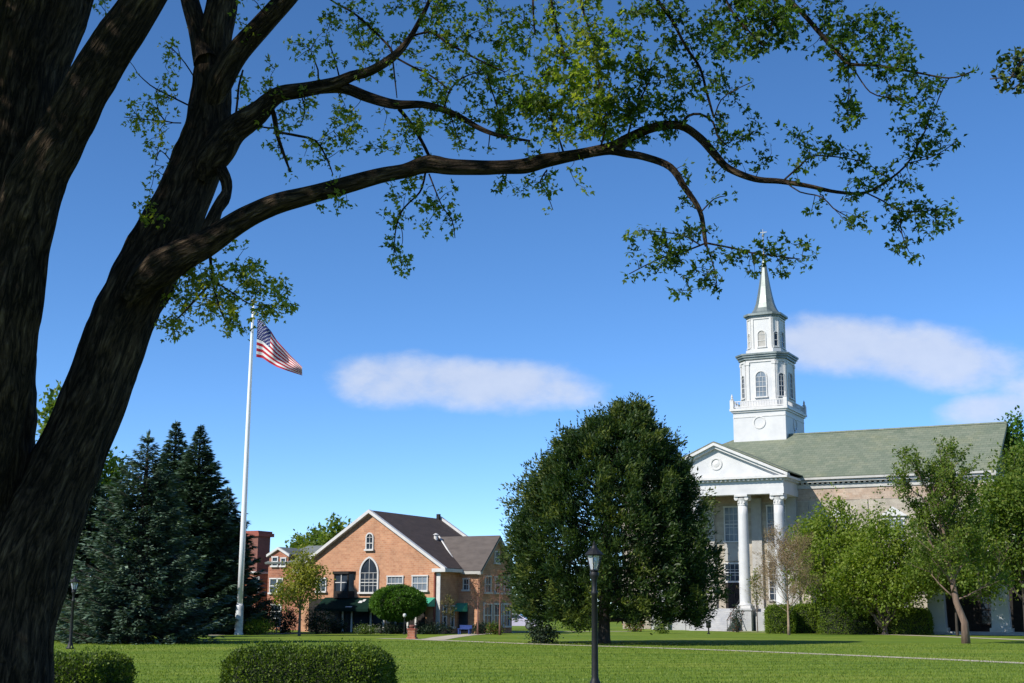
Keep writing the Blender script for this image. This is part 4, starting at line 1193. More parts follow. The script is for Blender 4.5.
# parked car seen end on beyond the evergreen
def car(loc, rz, mat, label):
    r = empty('parked_car', loc, rz, label, 'car')
    hw = .88; sec = [(-2.15, .32), (-2.2, .6), (-2.05, .86), (-1.2, .96), (1.5, .98), (2.1, .9), (2.2, .6), (2.15, .32)]
    mb = MB().prism_x([(y, z) for y, z in sec], -hw, hw)
    vs = [(-.8, -1.15, .95), (.8, -1.15, .95), (.8, 1.75, .97), (-.8, 1.75, .97), (-.6, -.35, 1.44), (.6, -.35, 1.44), (.6, 1.2, 1.45), (-.6, 1.2, 1.45)]
    mb.add(vs, [(4,5,6,7),(0,1,5,4),(1,2,6,5),(2,3,7,6),(3,0,4,7)])
    mb.build('body', mat, r)
    g = MB()
    for (a, b_, c, d) in ((0,1,5,4),(1,2,6,5),(2,3,7,6),(3,0,4,7)):
        q = [Vector(vs[i]) for i in (a, b_, c, d)]; ce = sum(q, Vector())/4; n_ = (q[1]-q[0]).cross(q[3]-q[0]).normalized()
        g.slab([ce+(p-ce)*.84+n_*.012 for p in q], .01)
    g.build('window', M['glass'], r)
    for x in (-.86, .86):
        for y in (-1.35, 1.35):
            T = Matrix.Translation((x, y, .32)) @ Matrix.Rotation(PI/2, 4, 'Y')
            wl = MB().lathe([(.2, -.1), (.31, -.1), (.32, 0), (.31, .1), (.2, .1)], 18, 0, 0, T).build('wheel', M['rubber'], r)
            MB().lathe([(.19, -.105), (.19, .105)], 12, 0, 0, T).build('rim', M['lead'], wl)
    for x in (-.62, .62): MB().box(x-.18, x+.18, -2.215, -2.1, .62, .78).build('headlight', M['white_trim'], r)
    return r
g_ = G(516, 629.2)
car((g_[0], g_[1], 0), R_(80), M['car_lav'], 'pale lavender car parked beside the brick building, partly behind the evergreen')

# ================================================================== HEDGES ON THE NEAR LAWN
HD = 25.0
hx0, hx1 = gx(237, HD), gx(389, HD)
hz = P(310, 651, HD-.4)[2]
hedge('hedge', ((hx0+hx1)/2, HD, 0), (hx1-hx0)/2, 1.35, hz, .42, M['leaf_box'], 'wide clipped boxwood hedge with rounded ends on the near lawn', n=42000, size=.042, seed=3, group='clipped hedges on the near lawn', wob=.035)
hx0, hx1 = gx(18, HD), gx(128, HD)
hz2 = P(90, 658, HD-.4)[2]
hedge('hedge', ((hx0+hx1)/2, HD-.6, 0), (hx1-hx0)/2, 1.3, hz2, .3, M['leaf_box'], 'clipped boxwood hedge with sunlit top beside the big tree trunk', n=30000, size=.042, seed=4, group='clipped hedges on the near lawn', wob=.035)

# ================================================================== TREES
# big rounded evergreen in the middle
def big_round_tree():
    rng = np.random.default_rng(21)
    b = G(604, 643.5); D = b[1]; sc = D/F_PX
    root = empty('evergreen_tree', b, 0, 'huge dense dark green rounded tree in the middle of the lawn', 'tree')
    H = P(640, 398, D)[2]
    # outline (left and right edge, measured from the trunk) by height, traced from the photograph
    hs = np.array([.07, .10, .15, .24, .32, .48, .53, .66, .70, .82, .85, .89, .93, .97, 1.0])
    lf = np.array([60, 82, 96, 104, 107, 106, 103, 88, 79, 50, 38, 20, 0, -20, -34])*sc
    rt = np.array([80, 102, 115, 121, 119, 112, 109, 98, 93, 76, 68, 58, 49, 42, 35])*sc
    def surf(t, a):
        l_, r_ = np.interp(t, hs, lf), np.interp(t, hs, rt); return (r_-l_)/2, (r_+l_)/2
    Cs, As, Rn, Sh, Sd = [], [], [], [], []
    nb = 430
    for i in range(nb):
        t = .10 + .87*((i+.5)/nb)**1.0; a = i*2.39996 + rng.normal()*.15
        mid, rad = surf(t, a); rr = rad*rng.uniform(.74, .93) - .25
        c = np.array([mid+math.cos(a)*rr, math.sin(a)*rr, H*t*.985-.15 + rng.normal()*.12])
        od = np.array([math.cos(a), math.sin(a), .15+1.0*t]); od = od/np.linalg.norm(od)
        L_ = rng.uniform(.8, 1.6)*(1-.55*t); wd = rng.uniform(.26, .46)*(1-.35*t)
        n = 15; tone = rng.uniform(0, 1)
        s = rng.uniform(-.9, 1, n); q = rng.normal(size=(n, 3))*wd*(1-.45*np.clip(s, 0, 1))[:, None]
        pts = c + od*(s*L_*.62)[:, None] + q
        pts[:, 2] -= .25*np.clip(-s, 0, 1)
        for p, si in zip(pts, s): Cs.append(p); As.append(od); Rn.append(.52*tone**1.5 + .34*si)  # sunlit bough tips painted in: tone rises towards the end
        if rng.uniform() < .75: Sh.append(c+od*L_*.55+rng.normal(size=3)*.12); Sd.append(od*.5+np.array([0, 0, .9]))
    ni = 2600                                   # inner foliage, its shade painted in as the darkest tone
    t = rng.uniform(.1, .9, ni); a = rng.uniform(0, 2*PI, ni); mid, rad = surf(t, a); k = np.sqrt(rng.uniform(.05, .55, ni))
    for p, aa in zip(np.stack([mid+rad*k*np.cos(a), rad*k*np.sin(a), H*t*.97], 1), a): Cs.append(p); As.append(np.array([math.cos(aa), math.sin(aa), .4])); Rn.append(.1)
    Cs = np.array(Cs); As = norm(np.array(As)); Rn = np.array(Rn)
    Cs[:, 2] = np.maximum(Cs[:, 2], 1.0 + .45*np.sin(Cs[:, 0]*1.9))
    C, ax, nr, Ln, Wd, rnd = clusters_to_leaves(rng, Cs, 17, .14, .26, As*1.25)
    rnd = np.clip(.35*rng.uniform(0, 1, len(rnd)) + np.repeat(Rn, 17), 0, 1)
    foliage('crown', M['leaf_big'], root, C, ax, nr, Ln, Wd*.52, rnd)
    C2 = []; A2 = []
    for q, d in zip(Sh, Sd):                    # leading shoots that break the outline
        d = d/np.linalg.norm(d)
        for s_ in np.linspace(0, rng.uniform(.35, .95), 9): C2.append(q+d*s_+rng.normal(size=3)*.03); A2.append(d+rng.normal(size=3)*.55)
    C2 = np.array(C2); A2 = norm(np.array(A2)); nn = len(C2)
    foliage('shoots', M['leaf_big'], root, C2, A2, runit(rng, nn), rng.uniform(.14, .26, nn), rng.uniform(.06, .11, nn), rng.uniform(.1, .8, nn))
    mb = MB(); mb.tube([(0,0,-.1), (0,0,.25), (.02,0,1.2), (.1,0,3), (.3,0,H*.6), (1.4,0,H*.93)], [.42, .34, .3, .29, .2, .03], 12)
    for i in range(46):
        z0 = 1.2 + i*.2; aa = i*2.4; tt = min(z0/H+.12, .95); mid, rad = surf(tt, aa); R = rad*.8
        mb.tube(curve((.05, 0, z0), (mid+math.cos(aa)*R, math.sin(aa)*R, H*tt), (0, 0, -.3), 6, rng), [.11, .09, .07, .05, .03, .015], 5)
    mb.build('trunk', M['bark_dark'], root, True)
big_round_tree()

# blue spruces on the left
D = G(152, 643)[1]; g_ = np.array([gx(138, D), D, 0])
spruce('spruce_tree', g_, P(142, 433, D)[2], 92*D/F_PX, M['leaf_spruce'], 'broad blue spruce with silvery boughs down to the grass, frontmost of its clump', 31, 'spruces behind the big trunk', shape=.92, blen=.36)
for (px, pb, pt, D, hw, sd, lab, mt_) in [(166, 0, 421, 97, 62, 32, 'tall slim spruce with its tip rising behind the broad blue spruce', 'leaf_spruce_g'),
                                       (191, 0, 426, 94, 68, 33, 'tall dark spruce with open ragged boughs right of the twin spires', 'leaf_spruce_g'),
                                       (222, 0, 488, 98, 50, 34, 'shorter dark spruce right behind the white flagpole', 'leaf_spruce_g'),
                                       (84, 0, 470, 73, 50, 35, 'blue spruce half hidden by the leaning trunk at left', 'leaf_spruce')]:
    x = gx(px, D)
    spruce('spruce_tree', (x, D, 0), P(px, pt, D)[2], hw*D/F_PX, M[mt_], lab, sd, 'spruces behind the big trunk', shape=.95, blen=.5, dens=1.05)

def tree_at(px, D, top_py, w_px, leaf, bark, label, name='broadleaf_tree', trunk_frac=.25, trunk_r=None, seed=1, ncl=700, k=9, size=.3, spread=.28, squat=1.0, nl=7, group=None, inner=.4, crown_bottom=None, lean=(0,0)):
    rng = np.random.default_rng(seed*7+1); x = gx(px, D)
    H = P(px, top_py, D)[2]; R = w_px*.5*D/F_PX; zb = H*trunk_frac if crown_bottom is None else crown_bottom
    lobes = [(lean[0], lean[1], (H+zb)/2, R*.62, R*.62, (H-zb)*.46)]
    for i in range(nl):
        a = 2*PI*i/nl + rng.uniform(-.3, .3); z = zb + (H-zb)*rng.uniform(.2, .72); rr = R*(.62 if z < (H+zb)/2 else .48)
        s = R*rng.uniform(.32, .5)
        lobes.append((lean[0]+math.cos(a)*rr, lean[1]+math.sin(a)*rr, z, s, s, min(s*.85, z-zb*.6)))
    lobes.append((lean[0]+rng.uniform(-.2, .2)*R, lean[1], H-(H-zb)*.17, R*.36, R*.36, (H-zb)*.17))
    return broad_tree(name, (x, D, 0), lobes, zb*1.05, trunk_r or H*.022, leaf, bark, label, seed=seed, ncl=ncl, k=k, size=size, spread=spread, group=group, inner=inner, lean=lean)

tree_at(43, 80, 384, 60, M['leaf_mid'], M['bark_dark'], 'tall sunlit tree seen in the gap between the two big trunks', seed=41, ncl=420, size=.34, trunk_frac=.3)
tree_at(104, 82, 449, 60, M['leaf_lime'], M['bark_dark'], 'yellow green tree peeping out behind the blue spruces', seed=42, ncl=420, size=.34, trunk_frac=.3)
# small yellow-green tree in front of the brick building
tree_at(300, 90, 546, 52, M['leaf_yellow'], M['bark_grey'], 'small slender yellow green tree in front of the brick gable', seed=43, ncl=620, size=.18, spread=.22, trunk_frac=.27, trunk_r=.09, inner=.2)
# clipped round tree
D = 99.5; g_ = np.array([gx(398, D), D, 0])
def round_clipped():
    rng = np.random.default_rng(5); H = P(398, 586, D)[2]; R = 27*D/F_PX; zb = .95
    root = empty('clipped_tree', g_, 0, 'bright green clipped round tree at the foot of the brick facade', 'tree')
    d = runit(rng, 5200); hz_ = (H-zb)/2
    rr = .86 + .16*rng.uniform(0, 1, len(d)); pts = np.stack([d[:, 0]*R*rr, d[:, 1]*R*rr, zb+hz_+d[:, 2]*hz_*rr], 1)
    foliage('crown', M['leaf_round'], root, *clusters_to_leaves(rng, pts, 5, .05, .13, d))
    mb = MB().tube([(0,0,0), (0,0,zb+.4)], [.1, .08], 8); mb.lathe([(.1, zb+.1), (R*.6, zb+hz_*.4), (R*.78, zb+hz_), (R*.6, zb+hz_*1.6), (.1, H-.2)], 16); mb.build('trunk', M['bark_dark'], root, True)
round_clipped()

def shrub(px, D, top_py, w_px, leaf, label, name='shrub', n=260, k=9, size=.13, spread=.12, seed=1, depth=1.0, group=None, flower=None):
    rng = np.random.default_rng(seed+100); x = gx(px, D); H = P(px, top_py, D)[2]; R = w_px*.5*D/F_PX
    root = empty(name, (x, D, 0), 0, label, 'shrub', group)
    lobes = [(0, 0, H*.45, R*.8, R*depth*.8, H*.5)] + [(R*rng.uniform(-.6, .6), R*rng.uniform(-.5, .5)*depth, H*rng.uniform(.35, .6), R*.42, R*.42*depth, H*.38) for _ in range(5)]
    pts, d, idx = lobes_sample(rng, lobes, n, .5); pts[:, 2] = np.clip(pts[:, 2], .06, None)
    foliage('leaves', leaf, root, *clusters_to_leaves(rng, pts, k, spread, size, d*.6))
    mb = MB()
    for i in range(14):
        q = pts[rng.integers(0, n)]*.85
        mb.tube(curve((rng.normal()*.05, rng.normal()*.05, -.03), q, (0, 0, .08), 5), [.03, .025, .02, .015, .01], 4)
    mb.build('branches_core', M['bark_dark'], root)
    if flower: 
        p2 = pts[rng.integers(0, n, n//2)]; dd = norm(p2-np.array([0, 0, H*.3])); foliage('flowers', flower, root, *clusters_to_leaves(rng, p2+dd*.1, 4, spread, size*.8, dd))
    return root
SG = 'shrubs along the brick building'
shrub(262, 96, 598, 46, M['leaf_dark'], 'large dark juniper like shrub below the red brick house', seed=1, n=420)
shrub(258, 93, 619, 34, M['leaf_lime'], 'low yellow green shrub near the foot of the flagpole', seed=2, size=.1)
shrub(228, 94, 610, 26, M['leaf_dark'], 'dark shrub directly behind the flagpole base', seed=3)
shrub(283, 99, 607, 34, M['leaf_dark'], 'dark shrub behind the white garden chair', seed=4)
shrub(318, 98, 606, 30, M['leaf_dark'], 'dark shrub just right of the slender tree trunk', seed=5)
shrub(336, 100, 618, 22, M['leaf_dark'], 'low dark shrub below the dark green awning', seed=6, n=160)
shrub(366, 97, 625, 24, M['leaf_mid'], 'low shrub with pale blossoms before the shopfront', seed=7, size=.09, n=170, flower=M['flower_pale'])
shrub(392, 99, 623, 36, M['leaf_dark'], 'long low dark shrub beneath the clipped round tree', seed=8, n=170)
shrub(430, 99, 623, 48, M['leaf_dark'], 'long low dark hedge like shrub below the corner of the brick gable', seed=9, n=200)
shrub(482, 100, 622, 18, M['leaf_dark'], 'small dark shrub right of the blue bench', seed=10, n=120)
shrub(495, 99, 622, 18, M['leaf_mid'], 'shrub with coral flowers in front of the shop windows', seed=11, n=120, flower=M['flower_coral'])
shrub(634, 118, 616, 20, M['leaf_mid'], 'red flowering shrub seen under the evergreen boughs', seed=12, n=200, flower=M['flower_red'])
shrub(662, 108, 612, 20, M['leaf_lime'], 'bright green shrub seen under the right boughs of the evergreen', seed=13, n=160)
shrub(737, 117.5, 603, 16, M['leaf_dark'], 'reddish leaved shrub beside the church steps', seed=14, n=150, size=.11, flower=M['flower_coral'])
shrub(578, 130, 604, 60, M['leaf_mid'], 'green shrub mass far behind the evergreen trunk', seed=15, n=420, size=.22, spread=.25)
shrub(542, 71, 622, 34, M['leaf_dark'], 'dark low shrub under the left edge of the round evergreen', seed=16, n=200)
# thin bare trees with reddish twigs by the brick wing
for px, D, tp, lab, s in [(478, 98, 566, 'thin reddish bare tree at the corner of the brick wing', 3), (500, 97, 560, 'twiggy reddish tree between the brick wing and the evergreen', 4)]:
    twiggy_tree('bare_tree', (gx(px, D), D, 0), P(px, tp, D)[2], 1.3, 1.5, .07, M['twig_red'], lab, 'tree', 'thin bare trees by the brick wing', s, M['bud_red'], bsize=.07, bk=2)
twiggy_tree('bare_tree', (gx(448, 101), 101, 0), P(448, 590, 101)[2], .8, .8, .05, M['twig_tan'], 'small budding tree in the inner corner of the brick building', 'tree', None, 5, M['bud_olive'], bsize=.1, bk=3, nb=(4,3,3))
# far trees behind the brick buildings
for px, D, tp, wp, s in [(317, 160, 527, 44, 51), (336, 150, 520, 40, 52), (352, 165, 524, 34, 53), (298, 170, 536, 26, 54)]:
    tree_at(px, D, tp, wp, M['leaf_mid'], M['bark_dark'], {51: 'distant rounded tree above the slate roof, left of the tallest', 52: 'tallest distant tree above the slate roof', 53: 'distant tree touching the left slope of the brick gable', 54: 'small distant tree above the little brick dormer'}[s], seed=s, ncl=300, size=.5, spread=.4, group='distant trees behind the brick buildings', trunk_frac=.45)

# right-hand group in front of the church
tree_at(834, 113, 492, 98, M['leaf_lime'], M['bark_grey'], 'broad lime green tree in front of the church wall, nearest the portico', seed=61, ncl=2300, size=.26, spread=.3, trunk_frac=.04, nl=16)
tree_at(884, 109, 505, 104, M['leaf_lime'], M['bark_grey'], 'spreading light green tree between the lime tree and the warm brown trunk', seed=62, ncl=2600, size=.26, spread=.3, trunk_frac=.04, nl=18)
tree_at(1025, 92, 441, 122, M['leaf_mid'], M['bark_dark'], 'tall full green tree covering the right end of the church roof', seed=63, ncl=2600, size=.26, spread=.3, trunk_frac=.2, nl=15, trunk_r=.13)
tree_at(1030, 130, 414, 44, M['leaf_round'], M['bark_grey'], 'bright green tree at the right edge behind the church', seed=64, ncl=700, size=.4, spread=.4, trunk_frac=.4)
tree_at(956, 104, 520, 96, M['leaf_mid'], M['bark_dark'], 'shaded green tree close in front of the white pillars', seed=65, ncl=1800, size=.26, spread=.3, trunk_frac=.34, nl=13, trunk_r=.1)
tree_at(1046, 100, 520, 90, M['leaf_mid'], M['bark_dark'], 'lower green tree at the right edge before the pillared building', seed=67, ncl=1300, size=.26, spread=.3, trunk_frac=.42, nl=10, trunk_r=.1)
g_ = G(966, 643.5)
lt = twiggy_tree('broadleaf_tree', g_, P(930, 447, g_[1])[2], 4.0, 2.3, .21, M['bark_warm'], 'open budding tree with a warm brown trunk on the right lawn', 'tree', None, 8, M['leaf_mid'], levels=4, nb=(14,6,4), bsize=.17, bk=8, lean=(-1.3, .2), up=.9)
g_ = G(789, 635)
twiggy_tree('bare_tree', g_, P(790, 532, g_[1])[2], 3.6, 1.5, .1, M['twig_tan'], 'bare tan twigged young tree in front of the church portico', 'tree', None, 9, M['bud'], levels=4, nb=(17,8,5), bsize=.075, bk=4, up=.9)
tree_at(757, 120, 568, 15, M['leaf_olive'], M['bark_grey'], 'spindly sapling between two white portico columns', seed=66, ncl=70, size=.18, spread=.2, trunk_frac=.35, trunk_r=.05, nl=3)
HG = 'clipped bushes before the church'
for i, (px, wpx, tp, D, lab) in enumerate([(780, 25, 607, 112, 'clipped bush nearest the church steps'), (808, 30, 606, 114, 'clipped bush just right of the bare tan tree'), (848, 56, 602, 112, 'widest clipped bush under the lime green tree'), (905, 46, 610, 110, 'clipped bush left of the white pillar')]):
    hedge('clipped_bush', (gx(px, D), D, 0), wpx*.5*D/F_PX, 1.3, P(px, tp, D)[2], .7 if wpx > 26 else .5, M['leaf_hedge'], lab, 'bush', 9500, .11, 70+i, -TH*.3, HG, .1)
# a loose line of far trees closing the view at the horizon
for i, (px, D, tp, wp) in enumerate([(520, 190, 590, 60), (566, 210, 585, 70), (612, 200, 592, 60), (655, 195, 588, 60), (690, 180, 594, 60), (220, 190, 575, 70), (170, 200, 560, 80), (110, 200, 570, 80), (60, 190, 560, 90), (0, 190, 560, 90)]):
    pass
def far_woods():
    rng = np.random.default_rng(77); n = 2600
    a = rng.uniform(-.55, .55, n); D = rng.uniform(230, 300, n); x = a*D*1.3
    hmax = 8 + 5*np.array([mnoise.noise(Vector((v*.05, 3.1, 0))) for v in x]); z = hmax*rng.uniform(0, 1, n)**.7
    pts = np.stack([x, D, z+.4], 1)
    o = foliage('woods', M['leaf_far'], None, *clusters_to_leaves(rng, pts, 9, 1.1, 1.5))
    tag(o, 'far green tree line along the horizon', 'woods', None, 'stuff')
far_woods()

# ================================================================== THE BIG TREE IN FRONT
def fg_tree():
    rng = np.random.default_rng(99)
    base = P(-30, 850, 9.0); base[2] = 0
    root = empty('shade_tree', base, 0, 'massive old tree with furrowed dark trunks, one long limb arching across the sky', 'tree')
    off = np.array(base)
    thick = [  # (points (px,py,half width px), depth at start, depth at end)
        ([(-46,868,128), (-48,830,104), (-50,760,88), (-50,683,78), (-45,560,69), (-35,450,70), (-22,360,60), (-14,300,55), (-5,220,52), (10,140,49), (22,75,46), (45,0,49), (70,-90,44), (90,-220,36), (100,-400,25), (90,-600,12)], 9.0, 9.4),
        ([(-20,840,70), (-10,760,60), (0,683,52), (12,620,47), (26,560,45), (50,500,39), (77,441,34.5), (94,400,33), (110,355,32.5), (127,310,32.5), (150,265,34.5), (171,225,31), (188,185,28.5), (205,142,27), (210,105,23), (213,74,21), (214,40,18.5), (222,0,15.5), (228,-60,13), (240,-160,10), (250,-300,6)], 8.9, 9.6),
        ([(-16,500,14), (-12,455,26), (-8,400,36), (-2,330,41), (14,256,36), (34,187,30), (60,139,27), (95,75,25), (143,0,22), (185,-75,19), (230,-170,15), (260,-280,10), (280,-380,5)], 8.8, 8.3),
        ([(206,62,13), (200,40,10), (196,22,9.5), (188,-5,9.5), (176,-60,8), (160,-150,5)], 9.3, 9.8),
        ([(208,112,7), (215,97,12), (222,80,14.5), (240,50,13), (262,25,11.5), (285,0,11), (320,-40,9.5), (380,-85,8), (450,-112,7), (540,-122,6.5), (640,-105,6), (720,-62,5), (788,0,3), (804,15,2.6), (821.5,35,2.3), (841,57,2), (850,64,1.8), (881,66,1.4), (914,72,1.1), (949,78,.9), (971,72,.7)], 9.3, 7.6),
        ([(200,180,8), (208,165,14), (219,150,17), (233,131,14.5), (258,113,11), (270,101,9), (281,94,8.5), (299,91,8), (311,89,7.5), (335,84,7), (352,76,5.8), (370,71,5.2), (393,57,4.5), (409,39,3.2), (421,18,2.6), (428,4,2.2), (436,-20,1.6)], 9.2, 8.9),
        ([(318,88,6.5), (335,87,6.5), (348,89,6), (368,97,5.8), (395,104.5,5), (423,104.5,3.8), (444,110,3.4), (462,118,3), (481,129,2.5), (501,136,2), (530,141,1.2)], 9.1, 8.6),
        ([(128,300,8), (140,284,14), (160,268,19), (185,253,16), (206,243,13.5), (240,221,11.5), (273,205,10.5), (306,196,9.5), (339,187,8.6), (379,176,8), (405,171,7.6), (428,164,9.2), (450,167,8.4), (477,167.5,8), (500,167,7.6), (525,166,8), (543,161,7.6), (560,158,7), (589.5,152.5,6.3), (612,147,6), (631,137,5), (654,127.5,4.7), (680,125.5,4.4), (700,138,4.2), (717,157,4), (729,168.5,3.7), (755,179,3.1), (781,181.5,2.8), (808,186,2.2), (837,192,1.8), (865.6,192.5,1.5), (890,179,1.2), (907,164,1), (916,148,.9), (925,131,.8), (931,110,.7)], 9.0, 8.2),
        ([(590,153,5), (610,151,4.6), (627,154,4.2), (644,157,4), (670,167,3.6), (685,188,3), (700,211,2.5), (705,239,2.1), (706,246,1.6)], 8.55, 8.3),
        ([(206,148,3), (214,158,5.5), (221,170,6.6), (226,182,6.2), (226.5,192,5.2), (223,200,6.6), (217,209,6), (213,219,7), (208,230,7), (203,242,5)], 9.2, 9.05),
    ]
    thin = [
        ([(399,109,3), (409,121,2.8), (421,140,2.5), (430,158,2.5)], 9.0, 8.95),
        ([(393,58,2), (391,49,2), (382,39,1.8), (368,25,1.8), (352,12,1.7), (331,0,1.5), (310,-20,1)], 9, 9.3),
        ([(391,55,1.6), (413,67,1.6), (428,74,1.4), (450,90,1)], 9, 8.7),
        ([(411,36,1.9), (432,32,1.9), (444,41,1.8), (460,50,1.6), (481,61,1.4), (505,72,1)], 8.9, 8.5),
        ([(682,124,2), (688,116,2), (700,114,1.9), (713,122,1.7), (717,135,1.4), (726,145,1)], 8.4, 8.3),
        ([(714,118,1.6), (706.6,92,2), (700,68,2), (686,47,2.2), (672,20,2.4), (663,8,2.6), (650,-20,3), (640,-105,3.2)], 8.35, 8.0),
        ([(714,118,1), (721,100,.9), (735,90,.7), (752,82,.6)], 8.35, 8.2),
        ([(865.6,192.5,1.2), (883,201,1.2), (898.5,210,1), (916,212,.9), (945,208,.6)], 8.2, 8.1),
        ([(899,210,.9), (902,234,.8), (909,252,.6)], 8.2, 8.2),
        ([(908,163,.9), (934,156,.8), (956,142,.6)], 8.2, 8.0),
        ([(784,180,1.4), (800,166,1.3), (813,156,1.1), (846,158,.9), (863,162,.6)], 8.3, 8.1),
        ([(787,183,1.2), (800,192,1.1), (822,197,1), (833,208,.9), (852,219,.6)], 8.3, 8.2),
        ([(706,243,1.6), (732,248,1.4), (752,253,1.2), (776,256,1), (800,259,.7)], 8.3, 8.1),
        ([(706,243,1.4), (688,250,1.2), (659,259,1), (629,274,.7)], 8.3, 8.5),
        ([(706,243,1.2), (714,268,1), (717,286,.7)], 8.3, 8.2),
        ([(700,245,1.2), (685,236,1), (670,233,.9), (644,230,.7)], 8.3, 8.45),
        ([(701,212,1.1), (714,199,.9), (725,196,.6)], 8.3, 8.2),
        ([(848,64,.9), (849,90,.7), (847,123,.4)], 7.9, 7.9), ([(852,66,1.2), (870,92,1), (892,99,.8), (902,106,.5)], 7.85, 7.7),
        ([(949,78,.8), (940,95,.8), (931,120,.7)], 7.65, 8.2),
        ([(209.7,250,2.6), (211,266,2.2), (212,280,2), (196,299,1.6), (180,316,1.2), (165,328,.8)], 9.0, 9.0),
        ([(212,280,1.7), (220,309,1.2), (228,326,.8)], 9.0, 8.9), ([(212,280,1.4), (233,293,1.1), (250,304,.8), (272,306,.6)], 9.0, 8.8),
        ([(272,108,3), (275,120,4), (277,134,3), (284,155,2.2), (290,171,1.4)], 9.15, 9.1), ([(277,132,2), (299,136,2), (316,141,1.6), (327,159,1.2), (333,175,.8)], 9.1, 8.9),
        ([(274,128,1.5), (262,127,1.2), (250,120,.8)], 9.1, 9.2),
        ([(234,128,1.8), (237,105,1.7), (239,85,1.6), (243,70,1.4)], 9.2, 9.3),
        ([(425.5,172,1.6), (422,188,1.5), (415.6,197,1.4), (403,209,1.2), (396,228,1), (394,252,.7)], 8.95, 8.8),
        ([(429,174,1.2), (442,206,.9), (452,220,.8), (455,238,.6)], 8.9, 8.8), ([(547,170,1.2), (540,182,1), (547,194,.8), (553,210,.5)], 8.7, 8.6),
        ([(188,105,1.3), (164,93,1.2), (150,85,.9), (138,74,.7)], 9.3, 9.5), ([(181,123,1), (165,121,1), (158,108,.8), (155,95,.6)], 9.3, 9.4), ([(165,121,.8), (140,119,.7), (124,117,.5)], 9.4, 9.5), ([(194,77,1), (185,63,.9), (172,48,.6)], 9.4, 9.5), ([(193,45,1), (192,30,.8)], 9.4, 9.5),
        ([(170,160,.9), (160,150,.8), (155,165,.6)], 9.3, 9.5),
        ([(540,-122,4), (548,-40,3), (551,0,2.4), (557,28,1.8), (566,60,1.2)], 8.4, 8.3), ([(520,-120,3), (533,-40,2), (533,5,1.6), (535,35,1)], 8.5, 8.6),
        ([(560,-122,3), (575,-30,2), (583,10,1.7), (595,45,1.2)], 8.4, 8.0),
        ([(700,-72,3), (715,-30,2.2), (730,8,1.8), (748,30,1.4), (765,48,1)], 7.9, 7.6), ([(760,-30,2), (775,5,1.4), (770,30,1)], 7.8, 7.5),
        ([(625,148,1.6), (632,120,1.4), (640,100,1.2), (650,80,1)], 8.5, 8.3), ([(600,150,1.6), (606,120,1.4), (600,90,1.2), (596,60,1)], 8.55, 8.2), ([(565,157,1.5), (556,130,1.3), (548,110,1), (540,90,.8)], 8.65, 8.5),
        ([(500,136,1.2), (498,110,1.1), (490,85,1), (484,60,.7)], 8.7, 8.6), ([(444,110,1.4), (449,92,1.3), (462,78,1.1), (480,72,.8)], 8.85, 8.6),
        ([(318,86,1.4), (318,70,1.2), (312,55,.8)], 9.1, 9.2), ([(340,80,1.2), (335,60,1), (328,40,.7)], 9.1, 9.2),
        ([(300,90,1), (305,112,.9), (300,125,.6)], 9.1, 9.0), ([(393,62,1.3), (395,80,1.1), (397,98,.7)], 9, 8.9),
        ([(450,112,1), (455,130,.8), (463,148,.6)], 8.85, 8.7), ([(490,133,.9), (488,152,.6)], 8.8, 8.8),
    ]
    skel = []
    def resample(pts, step):
        pts = np.array(pts, float); out = []
        n = len(pts)
        for i in range(n-1):
            p0, p1, p2, p3 = pts[max(i-1, 0)], pts[i], pts[i+1], pts[min(i+2, n-1)]
            m_ = max(2, int(np.linalg.norm((p2-p1)[:2])/step))
            for k in range(m_):
                t = k/m_
                q = .5*((2*p1) + (-p0+p2)*t + (2*p0-5*p1+4*p2-p3)*t*t + (-p0+3*p1-3*p2+p3)*t**3)
                q[2] = max(q[2], min(p1[2], p2[2])*.95)
                out.append(q)
        out.append(pts[-1]); return np.array(out)
    VV, FF, BB = [], [], []; nvt = 0
    def add_branch(pts, d0, d1, big):
        nonlocal nvt
        q = resample(pts, 5 if big else 6)
        L_ = np.concatenate([[0], np.cumsum(np.linalg.norm(np.diff(q[:, :2], axis=0), axis=1))]); tt = L_/L_[-1]
        dd = d0 + (d1-d0)*tt
        if len(q) > 4: dd = dd + .05*np.sin(tt*9 + rng.uniform(0, 6))*tt
        W3 = np.array([P(a[0], a[1], d) for a, d in zip(q, dd)]); rad = q[:, 2]*dd/F_PX
        for i in range(len(q)): skel.append((q[i, 0], q[i, 1], dd[i], q[i, 2]))
        # small natural wobble of the limb thickness
        seed_ = rng.uniform(0, 50)
        ns = 56 if rad.max() > .12 else (28 if rad.max() > .04 else (12 if big else 6))
        T = np.gradient(W3, axis=0); T = norm(T)
        u = np.cross(T[0], [0, 1, 0]); u = u/np.linalg.norm(u); rings = []; bk = []; s3 = np.concatenate([[0], np.cumsum(np.linalg.norm(np.diff(W3, axis=0), axis=1))])
        ang = np.arange(ns)*2*PI/ns
        for i in range(len(q)):
            u = u - T[i]*(u @ T[i]); u = u/np.linalg.norm(u); v = np.cross(T[i], u)
            r = rad[i]; ca, sa = np.cos(ang), np.sin(ang)
            rr = np.full(ns, r)
            if big and r > .012:
                for k in range(ns):
                    x_, y_, z_ = ca[k]*r, sa[k]*r, s3[i]
                    ridge = 1-abs(mnoise.noise(Vector((x_*13+seed_, y_*13, z_*1.6))))*2
                    lump = mnoise.noise(Vector((x_*3+seed_, y_*3, z_*1.7+7)))
                    knot = mnoise.noise(Vector((seed_*3, 1.3, z_*5.5)))
                    rr[k] = r*(1 + .075*lump + .05*knot) + min(.022, r*.13)*(ridge-.4)
            ring = W3[i] + (u[None]*ca[:, None] + v[None]*sa[:, None])*rr[:, None]
